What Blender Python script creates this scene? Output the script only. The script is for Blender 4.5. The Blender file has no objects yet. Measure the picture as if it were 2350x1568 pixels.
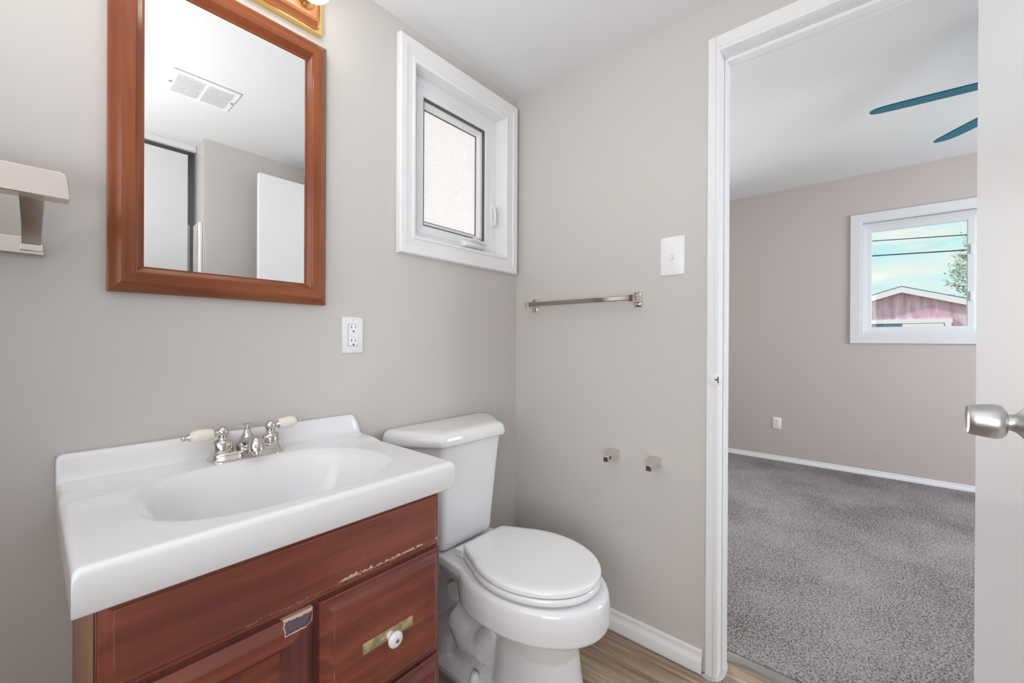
import bpy, bmesh, math, random
from mathutils import Vector, Matrix
random.seed(7)
PI = math.pi
R = math.radians
C = bpy.context.scene.collection
scene = bpy.context.scene

# ------------------------------------------------------------------ camera
FPX = 949.95
yaw, pitch, roll = 0.707878, -0.0014811, 0.0049543
cam_d = bpy.data.cameras.new('camera')
cam_d.sensor_fit = 'HORIZONTAL'
cam_d.sensor_width = 36.0
cam_d.lens = FPX / 2350.0 * 36.0
cam_d.clip_start = 0.02
cam_d.clip_end = 400
cam = bpy.data.objects.new('camera', cam_d)
C.objects.link(cam)
f_ = Vector((math.cos(yaw) * math.cos(pitch), math.sin(yaw) * math.cos(pitch), math.sin(pitch)))
r_ = Vector((math.sin(yaw), -math.cos(yaw), 0))
u_ = r_.cross(f_)
r2 = math.cos(roll) * r_ + math.sin(roll) * u_
u2 = -math.sin(roll) * r_ + math.cos(roll) * u_
CAM = Vector((-1.4511, -1.2175, 1.09))
mw = Matrix.Identity(4)
for i in range(3):
    mw[i][0] = r2[i]; mw[i][1] = u2[i]; mw[i][2] = -f_[i]; mw[i][3] = CAM[i]
cam.matrix_world = mw
scene.camera = cam

# ------------------------------------------------------------------ view + sky
scene.view_settings.view_transform = 'Standard'
scene.view_settings.look = 'None'
scene.view_settings.exposure = 0.23
scene.view_settings.gamma = 1.0
scene.view_settings.use_curve_mapping = False

world = bpy.data.worlds.new('sky')
scene.world = world
world.use_nodes = True
wn, wl = world.node_tree.nodes, world.node_tree.links
wn.clear()
wo = wn.new('ShaderNodeOutputWorld')
wb = wn.new('ShaderNodeBackground')
wtc = wn.new('ShaderNodeTexCoord')
wmap = wn.new('ShaderNodeMapping'); wmap.inputs['Scale'].default_value = (1, 3.0, 16)
wmap.inputs['Rotation'].default_value = (R(8), 0, 0)
wno = wn.new('ShaderNodeTexNoise'); wno.inputs['Scale'].default_value = 2.2; wno.inputs['Detail'].default_value = 3
wra = wn.new('ShaderNodeValToRGB')
wra.color_ramp.elements[0].position = 0.34; wra.color_ramp.elements[0].color = (0.52, 0.92, 0.96, 1)
wra.color_ramp.elements[1].position = 0.66; wra.color_ramp.elements[1].color = (0.92, 0.97, 0.88, 1)
wb.inputs['Strength'].default_value = 0.86
wl.new(wtc.outputs['Generated'], wmap.inputs['Vector'])
wl.new(wmap.outputs['Vector'], wno.inputs['Vector'])
wl.new(wno.outputs['Fac'], wra.inputs['Fac'])
wl.new(wra.outputs['Color'], wb.inputs['Color'])
wl.new(wb.outputs['Background'], wo.inputs['Surface'])


def area(name, loc, target, sx, sy, power, color=(1, 1, 1)):
    d = bpy.data.lights.new(name, 'AREA')
    d.shape = 'RECTANGLE'; d.size = sx; d.size_y = sy; d.energy = power; d.color = color
    o = bpy.data.objects.new(name, d); C.objects.link(o)
    o.location = loc
    o.rotation_euler = (Vector(target) - Vector(loc)).to_track_quat('-Z', 'Y').to_euler()
    return o


# sun from behind the bathroom window side, high
sd = bpy.data.lights.new('sun', 'SUN'); sd.energy = 3.7; sd.angle = R(2); sd.color = (1, 0.97, 0.93)
so = bpy.data.objects.new('sun', sd); C.objects.link(so)
so.rotation_euler = Vector((0.22, -0.78, -0.60)).to_track_quat('-Z', 'Y').to_euler()
# flash bounced off the bathroom ceiling, behind and left of the camera
area('bounce_flash', (-1.80, -0.98, 1.18), (-1.45, -0.90, 2.3), 0.7, 0.7, 12.5, (0.97, 0.985, 1.0)).data.spread = R(138)
# added fill lamp behind the camera, for the lower walls and vanity
area('front_fill', (-1.80, -1.48, 0.90), (-0.15, -0.60, 0.70), 0.8, 0.8, 4.0, (0.97, 0.985, 1.0)).data.spread = R(105)
# added fill lamp at the windowless left wall, evens out the right wall
area('left_fill', (-2.26, -0.85, 1.20), (0, -0.75, 0.85), 1.0, 1.5, 3.8, (0.95, 0.98, 1.0)).data.spread = R(110)
# added lamp hidden in the shower alcove, lifts its dark gap
area('alcove_fill', (-1.5, -2.05, 2.15), (-1.3, -2.1, 0), 0.3, 0.3, 1.6)
# added bluish fill lamp by the bedroom's right wall, no window there
area('bedroom_right_fill', (1.7, -3.55, 1.45), (1.7, 0, 0.9), 1.6, 1.2, 58.0, (0.84, 0.93, 1.0))
# added uplight for the bedroom ceiling, in the hidden left corner
area('bedroom_up_fill', (1.5, 0.35, 0.7), (1.6, 0.1, 2.47), 0.9, 0.9, 2.8, (1.0, 0.99, 0.97))
area('bedroom_door_fill', (2.8, 0.6, 1.20), (-0.4, -1.42, 1.00), 0.8, 1.8, 22.0, (1.0, 1.0, 1.0)).data.spread = R(110)  # added lamp out of view, brightens the open bathroom door

# ------------------------------------------------------------------ materials
def new_mat(name):
    m = bpy.data.materials.new(name); m.use_nodes = True
    nt = m.node_tree
    b = nt.nodes['Principled BSDF']
    return m, nt, b


def srgb(r, g, b):
    def f(c):
        c /= 255.0
        return c / 12.92 if c <= 0.04045 else ((c + 0.055) / 1.055) ** 2.4
    return (f(r), f(g), f(b), 1)


def bump(nt, b, scale, strength, dist=0.002, vec=None, detail=4):
    tc = nt.nodes.new('ShaderNodeTexCoord')
    n = nt.nodes.new('ShaderNodeTexNoise'); n.inputs['Scale'].default_value = scale; n.inputs['Detail'].default_value = detail
    bp = nt.nodes.new('ShaderNodeBump'); bp.inputs['Strength'].default_value = strength; bp.inputs['Distance'].default_value = dist
    nt.links.new(tc.outputs['Object'], n.inputs['Vector'])
    nt.links.new(n.outputs['Fac'], bp.inputs['Height'])
    nt.links.new(bp.outputs['Normal'], b.inputs['Normal'])
    return n, bp


def simple(name, col, rough=0.5, metal=0.0, bscale=None, bstr=0.1, spec=0.5, coat=0.0):
    m, nt, b = new_mat(name)
    b.inputs['Base Color'].default_value = col
    b.inputs['Roughness'].default_value = rough
    b.inputs['Metallic'].default_value = metal
    b.inputs['Specular IOR Level'].default_value = spec
    b.inputs['Coat Weight'].default_value = coat
    if bscale:
        bump(nt, b, bscale, bstr)
    return m


def paint(name, c1, c2, rough, bscale, bstr, mscale=3.0):
    m, nt, b = new_mat(name)
    n, bp = bump(nt, b, bscale, bstr, 0.003)
    tc = nt.nodes.new('ShaderNodeTexCoord')
    n2 = nt.nodes.new('ShaderNodeTexNoise'); n2.inputs['Scale'].default_value = mscale; n2.inputs['Detail'].default_value = 5
    mx = nt.nodes.new('ShaderNodeMix'); mx.data_type = 'RGBA'
    mx.inputs[6].default_value = c1; mx.inputs[7].default_value = c2
    nt.links.new(tc.outputs['Object'], n2.inputs['Vector'])
    nt.links.new(n2.outputs['Fac'], mx.inputs[0])
    nt.links.new(mx.outputs[2], b.inputs['Base Color'])
    b.inputs['Roughness'].default_value = rough
    return m


def wood(name, c_dark, c_mid, c_light, rough=0.3, axis='X', scale=1.0, wear=None, patches=None, spec=0.5, staves=False):
    m, nt, b = new_mat(name)
    N, L = nt.nodes, nt.links
    tc = N.new('ShaderNodeTexCoord')
    mp = N.new('ShaderNodeMapping')
    s = {'X': (2.2, 40, 40), 'Y': (40, 2.2, 40), 'Z': (40, 40, 2.2)}[axis]
    mp.inputs['Scale'].default_value = tuple(v * scale for v in s)
    n = N.new('ShaderNodeTexNoise'); n.inputs['Scale'].default_value = 1.0; n.inputs['Detail'].default_value = 6; n.inputs['Distortion'].default_value = 0.6
    n3 = N.new('ShaderNodeTexNoise'); n3.inputs['Scale'].default_value = 5.0; n3.inputs['Detail'].default_value = 2
    ra = N.new('ShaderNodeValToRGB')
    ra.color_ramp.elements[0].position = 0.28; ra.color_ramp.elements[0].color = c_dark
    ra.color_ramp.elements[1].position = 0.75; ra.color_ramp.elements[1].color = c_light
    e = ra.color_ramp.elements.new(0.5); e.color = c_mid
    ad = N.new('ShaderNodeMath'); ad.operation = 'MULTIPLY_ADD'; ad.inputs[1].default_value = 0.65; 
    ml = N.new('ShaderNodeMath'); ml.operation = 'MULTIPLY'; ml.inputs[1].default_value = 0.38
    L.new(tc.outputs['Object'], mp.inputs['Vector']); L.new(mp.outputs['Vector'], n.inputs['Vector'])
    L.new(tc.outputs['Object'], n3.inputs['Vector'])
    L.new(n3.outputs['Fac'], ml.inputs[0])
    L.new(n.outputs['Fac'], ad.inputs[0]); L.new(ml.outputs[0], ad.inputs[2])
    L.new(ad.outputs[0], ra.inputs['Fac'])
    col = ra.outputs['Color']
    if staves:
        mp3 = N.new('ShaderNodeMapping'); mp3.inputs['Rotation'].default_value = (R(90), 0, 0)
        br = N.new('ShaderNodeTexBrick'); br.inputs['Scale'].default_value = 1.0; br.inputs['Brick Width'].default_value = 0.24; br.inputs['Row Height'].default_value = 0.055
        br.inputs['Mortar Size'].default_value = 0.0; br.inputs['Color1'].default_value = (0.74, 0.76, 0.86, 1); br.inputs['Color2'].default_value = (1.12, 1.08, 1.0, 1)
        L.new(tc.outputs['Object'], mp3.inputs['Vector']); L.new(mp3.outputs['Vector'], br.inputs['Vector'])
        mu = N.new('ShaderNodeMix'); mu.data_type = 'RGBA'; mu.blend_type = 'MULTIPLY'; mu.inputs[0].default_value = 0.9
        L.new(col, mu.inputs[6]); L.new(br.outputs['Color'], mu.inputs[7]); col = mu.outputs[2]
    if wear:
        # small chips: pale bare-wood flecks
        vo = N.new('ShaderNodeTexNoise'); vo.inputs['Scale'].default_value = 95; vo.inputs['Detail'].default_value = 3
        v2 = N.new('ShaderNodeTexNoise'); v2.inputs['Scale'].default_value = 7; v2.inputs['Detail'].default_value = 1
        L.new(tc.outputs['Object'], vo.inputs['Vector']); L.new(tc.outputs['Object'], v2.inputs['Vector'])
        a1 = N.new('ShaderNodeMath'); a1.operation = 'MULTIPLY_ADD'; a1.inputs[1].default_value = 0.35
        L.new(v2.outputs['Fac'], a1.inputs[0]); L.new(vo.outputs['Fac'], a1.inputs[2])
        g = N.new('ShaderNodeMath'); g.operation = 'GREATER_THAN'; g.inputs[1].default_value = wear
        L.new(a1.outputs[0], g.inputs[0])
        mx = N.new('ShaderNodeMix'); mx.data_type = 'RGBA'
        mx.inputs[7].default_value = srgb(196, 168, 150)
        L.new(g.outputs[0], mx.inputs[0]); L.new(col, mx.inputs[6])
        col = mx.outputs[2]
    if patches:
        # bare patches with ragged outlines (object coordinates)
        pn = N.new('ShaderNodeTexNoise'); pn.inputs['Scale'].default_value = 110; pn.inputs['Detail'].default_value = 4
        L.new(tc.outputs['Object'], pn.inputs['Vector'])
        sx = N.new('ShaderNodeSeparateXYZ'); L.new(tc.outputs['Object'], sx.inputs[0])
        pc = N.new('ShaderNodeMath'); pc.operation = 'SUBTRACT'; pc.inputs[1].default_value = 0.5; L.new(pn.outputs['Fac'], pc.inputs[0])
        for (x0, x1, z0, z1, amp, pcol) in patches:
            jx = N.new('ShaderNodeMath'); jx.operation = 'MULTIPLY_ADD'; jx.inputs[1].default_value = amp * 2; L.new(pc.outputs[0], jx.inputs[0]); L.new(sx.outputs[0], jx.inputs[2])
            jz = N.new('ShaderNodeMath'); jz.operation = 'MULTIPLY_ADD'; jz.inputs[1].default_value = amp * 2; L.new(pc.outputs[0], jz.inputs[0]); L.new(sx.outputs[2], jz.inputs[2])
            prod = None
            for src, lim, op in ((jx, x0, 'GREATER_THAN'), (jx, x1, 'LESS_THAN'), (jz, z0, 'GREATER_THAN'), (jz, z1, 'LESS_THAN')):
                c_ = N.new('ShaderNodeMath'); c_.operation = op; c_.inputs[1].default_value = lim; L.new(src.outputs[0], c_.inputs[0])
                if prod is None: prod = c_
                else:
                    p_ = N.new('ShaderNodeMath'); p_.operation = 'MULTIPLY'; L.new(prod.outputs[0], p_.inputs[0]); L.new(c_.outputs[0], p_.inputs[1]); prod = p_
            mx = N.new('ShaderNodeMix'); mx.data_type = 'RGBA'; mx.inputs[7].default_value = pcol
            L.new(prod.outputs[0], mx.inputs[0]); L.new(col, mx.inputs[6]); col = mx.outputs[2]
    L.new(col, b.inputs['Base Color'])
    b.inputs['Roughness'].default_value = rough
    b.inputs['Specular IOR Level'].default_value = spec
    bp = N.new('ShaderNodeBump'); bp.inputs['Strength'].default_value = 0.05; bp.inputs['Distance'].default_value = 0.002
    L.new(n.outputs['Fac'], bp.inputs['Height']); L.new(bp.outputs['Normal'], b.inputs['Normal'])
    return m


M = {}
M['wall'] = paint('greige_wall_paint', srgb(205, 200.5, 196), srgb(202, 197, 193), 0.45, 90, 0.06)
M['wall2'] = paint('bedroom_wall_paint', srgb(198, 188, 183), srgb(195, 184, 179), 0.5, 90, 0.05)
M['ceil'] = paint('white_ceiling_paint', srgb(228, 228, 229), srgb(225, 225, 226), 0.7, 60, 0.06)
M['trim'] = paint('white_trim_paint', srgb(236, 236, 237), srgb(231, 231, 232), 0.3, 45, 0.08, 9)
M['trim2'] = paint('bedroom_trim_paint', srgb(224, 224, 226), srgb(220, 220, 222), 0.35, 45, 0.08, 9)
M['door'] = paint('white_door_paint', srgb(241, 241, 242), srgb(239, 239, 240), 0.28, 120, 0.05, 6)
M['vinyl'] = simple('white_vinyl', srgb(236, 236, 238), 0.28)
M['plate'] = simple('white_plastic', srgb(238, 238, 239), 0.25)
M['ceramic'] = simple('white_ceramic', srgb(234, 234, 236), 0.07, coat=0.3)
M['marble'] = simple('white_cultured_marble', srgb(234, 234, 236), 0.16, coat=0.25)
M['seat'] = simple('white_seat_plastic', srgb(240, 240, 242), 0.16)
M['chrome'] = simple('polished_chrome', (0.66, 0.63, 0.60, 1), 0.05, 1.0)
M['darkchrome'] = simple('aged_dark_chrome', (0.34, 0.30, 0.27, 1), 0.12, 1.0)  # aged look, with dark reflections put into the base colour
M['softchrome'] = simple('soft_chrome', (0.72, 0.69, 0.67, 1), 0.18, 1.0)
M['nickel'] = simple('warm_polished_nickel', (0.66, 0.60, 0.545, 1), 0.18, 1.0, 35, 0.04)
M['satin'] = simple('satin_nickel', (0.60, 0.60, 0.60, 1), 0.36, 1.0)
M['brass'] = simple('polished_brass', (0.86, 0.62, 0.24, 1), 0.22, 1.0)
M['porc'] = simple('cream_porcelain', srgb(238, 232, 218), 0.1, coat=0.4)
M['dark'] = simple('dark_slot', srgb(45, 43, 42), 0.6)
M['gasket'] = simple('grey_gasket', srgb(92, 92, 94), 0.5)
M['steel'] = simple('brushed_strip', (0.42, 0.40, 0.38, 1), 0.32, 1.0, 200, 0.05)
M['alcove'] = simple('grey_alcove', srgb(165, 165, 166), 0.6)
M['acrylic'] = simple('glossy_white_acrylic', srgb(235, 235, 236), 0.12)
M['teal'] = simple('teal_blade', srgb(4, 98, 118), 0.5, spec=0.2)
M['black'] = simple('black_rubber', srgb(38, 52, 96), 0.6)
M['mframe'] = wood('orange_brown_wood', srgb(100, 48, 24), srgb(134, 70, 36), srgb(160, 92, 50), 0.24, 'Z', 0.8)
M['mframeh'] = wood('orange_brown_wood_cross', srgb(100, 48, 24), srgb(134, 70, 36), srgb(160, 92, 50), 0.24, 'X', 0.8)
M['oak'] = wood('light_orange_wood', srgb(152, 90, 56), srgb(172, 110, 72), srgb(190, 130, 92), 0.3, 'X', 0.8)
CHC = (srgb(90, 52, 52), srgb(122, 66, 55), srgb(154, 90, 70))
PALE = srgb(205, 172, 156); CORE = srgb(92, 78, 88)
M['cherry'] = wood('cherry_wood', *CHC, 0.26, 'X', 1.0, 0.965, staves=True)
M['cherry_front'] = wood('cherry_wood_front', *CHC, 0.26, 'X', 1.0, 0.955, patches=[(-0.12, 0.30, 0.6135, 0.6180, 0.006, PALE), (0.04, 0.24, 0.6150, 0.6215, 0.010, PALE)])
M['cherryv'] = wood('cherry_wood_upright', srgb(78, 48, 50), srgb(104, 60, 56), srgb(128, 78, 68), 0.26, 'Z', 1.0, 0.96)
DOORP = [(-0.060, -0.003, 0.5705, 0.600, 0.004, PALE), (-0.058, -0.012, 0.5735, 0.5895, 0.004, CORE)]
M['cherry_door'] = wood('cherry_wood_door_rail', *CHC, 0.26, 'X', 1.0, 0.96, patches=DOORP)
M['cherryv_door'] = wood('cherry_wood_door_stile', srgb(78, 48, 50), srgb(104, 60, 56), srgb(128, 78, 68), 0.26, 'Z', 1.0, 0.96, patches=DOORP)
M['worn'] = wood('worn_wood_edge', srgb(100, 58, 52), srgb(124, 74, 64), srgb(176, 128, 112), 0.4, 'X', 0.5)
M['sidepanel'] = wood('tan_side_panel', srgb(150, 96, 60), srgb(168, 112, 72), srgb(186, 132, 88), 0.35, 'Z', 0.6)

m, nt, b = new_mat('mirror_glass')
b.inputs['Base Color'].default_value = (0.93, 0.94, 0.94, 1); b.inputs['Metallic'].default_value = 1; b.inputs['Roughness'].default_value = 0.0
M['mirror'] = m

# clear pane: mostly transparent with a faint gloss
m, nt, b = new_mat('clear_glass')
N, L = nt.nodes, nt.links
tr = N.new('ShaderNodeBsdfTransparent'); gl = N.new('ShaderNodeBsdfGlossy'); gl.inputs['Roughness'].default_value = 0.02
mxs = N.new('ShaderNodeMixShader'); mxs.inputs[0].default_value = 0.05
L.new(tr.outputs[0], mxs.inputs[1]); L.new(gl.outputs[0], mxs.inputs[2])
L.new(mxs.outputs[0], N['Material Output'].inputs['Surface'])
M['glass'] = m
# obscure glass: pebbled translucent
m, nt, b = new_mat('obscure_glass')
N, L = nt.nodes, nt.links
tl = N.new('ShaderNodeBsdfTranslucent'); tl.inputs['Color'].default_value = (0.97, 0.935, 0.975, 1)
gl = N.new('ShaderNodeBsdfGlossy'); gl.inputs['Roughness'].default_value = 0.15
mxs = N.new('ShaderNodeMixShader'); mxs.inputs[0].default_value = 0.10
tc = N.new('ShaderNodeTexCoord'); vo = N.new('ShaderNodeTexVoronoi'); vo.inputs['Scale'].default_value = 260
bp = N.new('ShaderNodeBump'); bp.inputs['Strength'].default_value = 0.8; bp.inputs['Distance'].default_value = 0.004
L.new(tc.outputs['Object'], vo.inputs['Vector']); L.new(vo.outputs['Distance'], bp.inputs['Height'])
mxc = N.new('ShaderNodeMix'); mxc.data_type = 'RGBA'; mxc.inputs[6].default_value = (0.99, 0.955, 0.99, 1); mxc.inputs[7].default_value = (0.78, 0.75, 0.785, 1)
L.new(vo.outputs['Distance'], mxc.inputs[0]); L.new(mxc.outputs[2], tl.inputs['Color'])
L.new(bp.outputs['Normal'], tl.inputs['Normal']); L.new(bp.outputs['Normal'], gl.inputs['Normal'])
L.new(tl.outputs[0], mxs.inputs[1]); L.new(gl.outputs[0], mxs.inputs[2])
L.new(mxs.outputs[0], N['Material Output'].inputs['Surface'])
M['obscure'] = m
# lit bulb
m, nt, b = new_mat('lit_bulb')
b.inputs['Base Color'].default_value = (0.9, 0.9, 0.88, 1)
b.inputs['Emission Color'].default_value = (1.0, 0.95, 0.90, 1); b.inputs['Emission Strength'].default_value = 6.2
M['bulb'] = m

# vinyl plank floor, planks along Y
m, nt, b = new_mat('plank_floor')
N, L = nt.nodes, nt.links
tc = N.new('ShaderNodeTexCoord'); mp = N.new('ShaderNodeMapping')
mp.inputs['Rotation'].default_value = (0, 0, R(90))
br = N.new('ShaderNodeTexBrick'); br.offset = 0.37
br.inputs['Scale'].default_value = 1.0; br.inputs['Brick Width'].default_value = 1.2; br.inputs['Row Height'].default_value = 0.15
br.inputs['Mortar Size'].default_value = 0.0012; br.inputs['Mortar Smooth'].default_value = 0.2
br.inputs['Color1'].default_value = (0.35, 0.35, 0.35, 1); br.inputs['Color2'].default_value = (0.62, 0.62, 0.62, 1); br.inputs['Mortar'].default_value = (0, 0, 0, 1)
L.new(tc.outputs['Object'], mp.inputs['Vector']); L.new(mp.outputs['Vector'], br.inputs['Vector'])
mp2 = N.new('ShaderNodeMapping'); mp2.inputs['Scale'].default_value = (38, 2.6, 1)
n = N.new('ShaderNodeTexNoise'); n.inputs['Detail'].default_value = 7; n.inputs['Scale'].default_value = 1; n.inputs['Distortion'].default_value = 1.2
L.new(tc.outputs['Object'], mp2.inputs['Vector']); L.new(mp2.outputs['Vector'], n.inputs['Vector'])
ra = N.new('ShaderNodeValToRGB')
ra.color_ramp.elements[0].position = 0.3; ra.color_ramp.elements[0].color = srgb(116, 97, 80)
ra.color_ramp.elements[1].position = 0.72; ra.color_ramp.elements[1].color = srgb(188, 166, 144)
e = ra.color_ramp.elements.new(0.5); e.color = srgb(156, 133, 112)
mm = N.new('ShaderNodeMath'); mm.operation = 'MULTIPLY_ADD'; mm.inputs[1].default_value = 0.25
sb = N.new('ShaderNodeMath'); sb.operation = 'SUBTRACT'; sb.inputs[1].default_value = 0.12
L.new(br.outputs['Color'], mm.inputs[0]); L.new(n.outputs['Fac'], mm.inputs[2]); L.new(mm.outputs[0], sb.inputs[0]); L.new(sb.outputs[0], ra.inputs['Fac'])
mx = N.new('ShaderNodeMix'); mx.data_type = 'RGBA'; mx.inputs[7].default_value = srgb(70, 58, 48)
L.new(br.outputs['Fac'], mx.inputs[0]); L.new(ra.outputs['Color'], mx.inputs[6])
L.new(mx.outputs[2], b.inputs['Base Color']); b.inputs['Roughness'].default_value = 0.42
M['plank'] = m

# carpet
m, nt, b = new_mat('carpet_pile')
N, L = nt.nodes, nt.links
tc = N.new('ShaderNodeTexCoord')
n1 = N.new('ShaderNodeTexNoise'); n1.inputs['Scale'].default_value = 150; n1.inputs['Detail'].default_value = 5
n2 = N.new('ShaderNodeTexNoise'); n2.inputs['Scale'].default_value = 2.2; n2.inputs['Detail'].default_value = 4
L.new(tc.outputs['Object'], n1.inputs['Vector']); L.new(tc.outputs['Object'], n2.inputs['Vector'])
ra = N.new('ShaderNodeValToRGB')
ra.color_ramp.elements[0].position = 0.32; ra.color_ramp.elements[0].color = srgb(110, 99, 95)
ra.color_ramp.elements[1].position = 0.62; ra.color_ramp.elements[1].color = srgb(210, 203, 203)
mm = N.new('ShaderNodeMath'); mm.operation = 'MULTIPLY_ADD'; mm.inputs[1].default_value = 0.35
sb = N.new('ShaderNodeMath'); sb.operation = 'SUBTRACT'; sb.inputs[1].default_value = 0.18
L.new(n2.outputs['Fac'], mm.inputs[0]); L.new(n1.outputs['Fac'], mm.inputs[2]); L.new(mm.outputs[0], sb.inputs[0]); L.new(sb.outputs[0], ra.inputs['Fac'])
L.new(ra.outputs['Color'], b.inputs['Base Color']); b.inputs['Roughness'].default_value = 0.95
b.inputs['Specular IOR Level'].default_value = 0.1
bp = N.new('ShaderNodeBump'); bp.inputs['Strength'].default_value = 1.0; bp.inputs['Distance'].default_value = 0.03
L.new(n1.outputs['Fac'], bp.inputs['Height']); L.new(bp.outputs['Normal'], b.inputs['Normal'])
M['carpet'] = m

# aged brass back plate, green patches
m, nt, b = new_mat('aged_brass')
N, L = nt.nodes, nt.links
tc = N.new('ShaderNodeTexCoord'); n1 = N.new('ShaderNodeTexNoise'); n1.inputs['Scale'].default_value = 60; n1.inputs['Detail'].default_value = 5
ra = N.new('ShaderNodeValToRGB')
ra.color_ramp.elements[0].position = 0.4; ra.color_ramp.elements[0].color = srgb(146, 148, 122)
ra.color_ramp.elements[1].position = 0.6; ra.color_ramp.elements[1].color = srgb(214, 188, 132)
L.new(tc.outputs['Object'], n1.inputs['Vector']); L.new(n1.outputs['Fac'], ra.inputs['Fac']); L.new(ra.outputs['Color'], b.inputs['Base Color'])
b.inputs['Metallic'].default_value = 0.25; b.inputs['Roughness'].default_value = 0.4
M['agedbrass'] = m

# weathered red siding
m, nt, b = new_mat('weathered_red_siding')
N, L = nt.nodes, nt.links
tc = N.new('ShaderNodeTexCoord'); mp = N.new('ShaderNodeMapping'); mp.inputs['Scale'].default_value = (1, 4, 0.9)
n1 = N.new('ShaderNodeTexNoise'); n1.inputs['Scale'].default_value = 2.0; n1.inputs['Detail'].default_value = 6
ra = N.new('ShaderNodeValToRGB')
ra.color_ramp.elements[0].position = 0.35; ra.color_ramp.elements[0].color = srgb(214, 148, 176)
ra.color_ramp.elements[1].position = 0.68; ra.color_ramp.elements[1].color = srgb(240, 206, 230)
L.new(tc.outputs['Object'], mp.inputs['Vector']); L.new(mp.outputs['Vector'], n1.inputs['Vector']); L.new(n1.outputs['Fac'], ra.inputs['Fac']); L.new(ra.outputs['Color'], b.inputs['Base Color'])
b.inputs['Roughness'].default_value = 0.8
M['siding'] = m
M['shedwhite'] = simple('shed_white_trim', srgb(250, 240, 252), 0.6)
M['shingle'] = simple('grey_shingle', srgb(96, 100, 112), 0.9, 0, 30, 0.4)
M['shedpane'] = simple('dusty_blue_pane', srgb(96, 128, 160), 0.25)
M['ground'] = paint('dry_grass', srgb(140, 140, 104), srgb(118, 124, 88), 0.95, 20, 0.5, 2)
M['bark'] = simple('grey_bark', srgb(116, 112, 108), 0.9, 0, 20, 0.4)
M['leaf'] = paint('pale_green_leaves', srgb(186, 200, 180), srgb(150, 176, 172), 0.7, 30, 0.2, 4)
M['caulk'] = simple('dirty_caulk', srgb(190, 187, 186), 0.6)

# ------------------------------------------------------------------ helpers
WL = {}


def wloc(o):
    v = Vector((0, 0, 0))
    while o is not None:
        v += o.location; o = o.parent
    return v


def obj(name, bm, mat, parent=None, smooth=40, bevel=0.0, seg=2):
    """bm is in world coordinates; the object's origin is its parent's origin."""
    me = bpy.data.meshes.new(name)
    bmesh.ops.recalc_face_normals(bm, faces=bm.faces)
    bm.to_mesh(me); bm.free()
    mats = mat if isinstance(mat, (list, tuple)) else [mat]
    for mm_ in mats:
        me.materials.append(mm_)
    o = bpy.data.objects.new(name, me); C.objects.link(o)
    if parent is not None:
        o.parent = parent
        me.transform(Matrix.Translation(-wloc(parent)))
    if smooth:
        for p in me.polygons:
            p.use_smooth = True
        me.set_sharp_from_angle(angle=R(smooth))
    if bevel:
        md = o.modifiers.new('bevel', 'BEVEL'); md.width = bevel; md.segments = seg; md.limit_method = 'ANGLE'; md.angle_limit = R(40)
        md.harden_normals = False
    return o


def thing(name, loc, label=None, cat=None, group=None, kind=None):
    o = bpy.data.objects.new(name, None); C.objects.link(o)
    o.empty_display_size = 0.05
    o.location = loc
    tag(o, label, cat, group, kind)
    return o


def tag(o, label=None, cat=None, group=None, kind=None):
    if label: o['label'] = label
    if cat: o['category'] = cat
    if group: o['group'] = group
    if kind: o['kind'] = kind
    return o


def recenter(o):
    """move a top-level mesh object's origin to the bottom centre of its bounds"""
    me = o.data
    xs = [v.co for v in me.vertices]
    c = Vector(((min(v.x for v in xs) + max(v.x for v in xs)) / 2, (min(v.y for v in xs) + max(v.y for v in xs)) / 2, min(v.z for v in xs)))
    me.transform(Matrix.Translation(-c)); o.location = c
    return o


def struct(name, bm, mat, label=None, **k):
    o = obj(name, bm, mat, None, **k)
    o['kind'] = 'structure'
    if label: o['label'] = label
    return o


def box(bm, x0, x1, y0, y1, z0, z1):
    vs = [bm.verts.new((x, y, z)) for x in (x0, x1) for y in (y0, y1) for z in (z0, z1)]
    for f in ((0, 1, 3, 2), (4, 6, 7, 5), (0, 4, 5, 1), (2, 3, 7, 6), (0, 2, 6, 4), (1, 5, 7, 3)):
        bm.faces.new([vs[i] for i in f])
    return bm


def NB():
    return bmesh.new()


def ring_loft(bm, rings, cap0=True, cap1=True, closed=True):
    rv = [[bm.verts.new(p) for p in r] for r in rings]
    n = len(rv[0])
    for a, b_ in zip(rv, rv[1:]):
        for i in range(n if closed else n - 1):
            j = (i + 1) % n
            bm.faces.new((a[i], a[j], b_[j], b_[i]))
    if cap0: bm.faces.new(list(reversed(rv[0])))
    if cap1: bm.faces.new(rv[-1])
    return bm


def lathe(bm, prof, origin, axis=(0, 0, 1), seg=28):
    """prof = [(t along axis, radius)]"""
    ax = Vector(axis).normalized()
    q = Vector((0, 0, 1)).rotation_difference(ax)
    o = Vector(origin)
    rings = []
    for t, r in prof:
        r = max(r, 1e-5)
        rings.append([o + q @ Vector((r * math.cos(2 * PI * k / seg), r * math.sin(2 * PI * k / seg), t)) for k in range(seg)])
    return ring_loft(bm, rings)


def tube(bm, pts, rad, seg=12, sx=1.0, sy=1.0, cap=True, side=None):
    """round (or elliptic) tube along pts, rad a number or list"""
    pts = [Vector(p) for p in pts]
    rr = rad if isinstance(rad, (list, tuple)) else [rad] * len(pts)
    rings = []
    for i, p in enumerate(pts):
        t = (pts[min(i + 1, len(pts) - 1)] - pts[max(i - 1, 0)]).normalized()
        up = Vector((0, 0, 1)) if abs(t.z) < 0.95 else Vector((0, 1, 0))
        s = Vector(side) if side else t.cross(up).normalized()
        u = s.cross(t).normalized()
        rings.append([p + s * (rr[i] * sx * math.cos(2 * PI * k / seg)) + u * (rr[i] * sy * math.sin(2 * PI * k / seg)) for k in range(seg)])
    return ring_loft(bm, rings, cap, cap)


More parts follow.
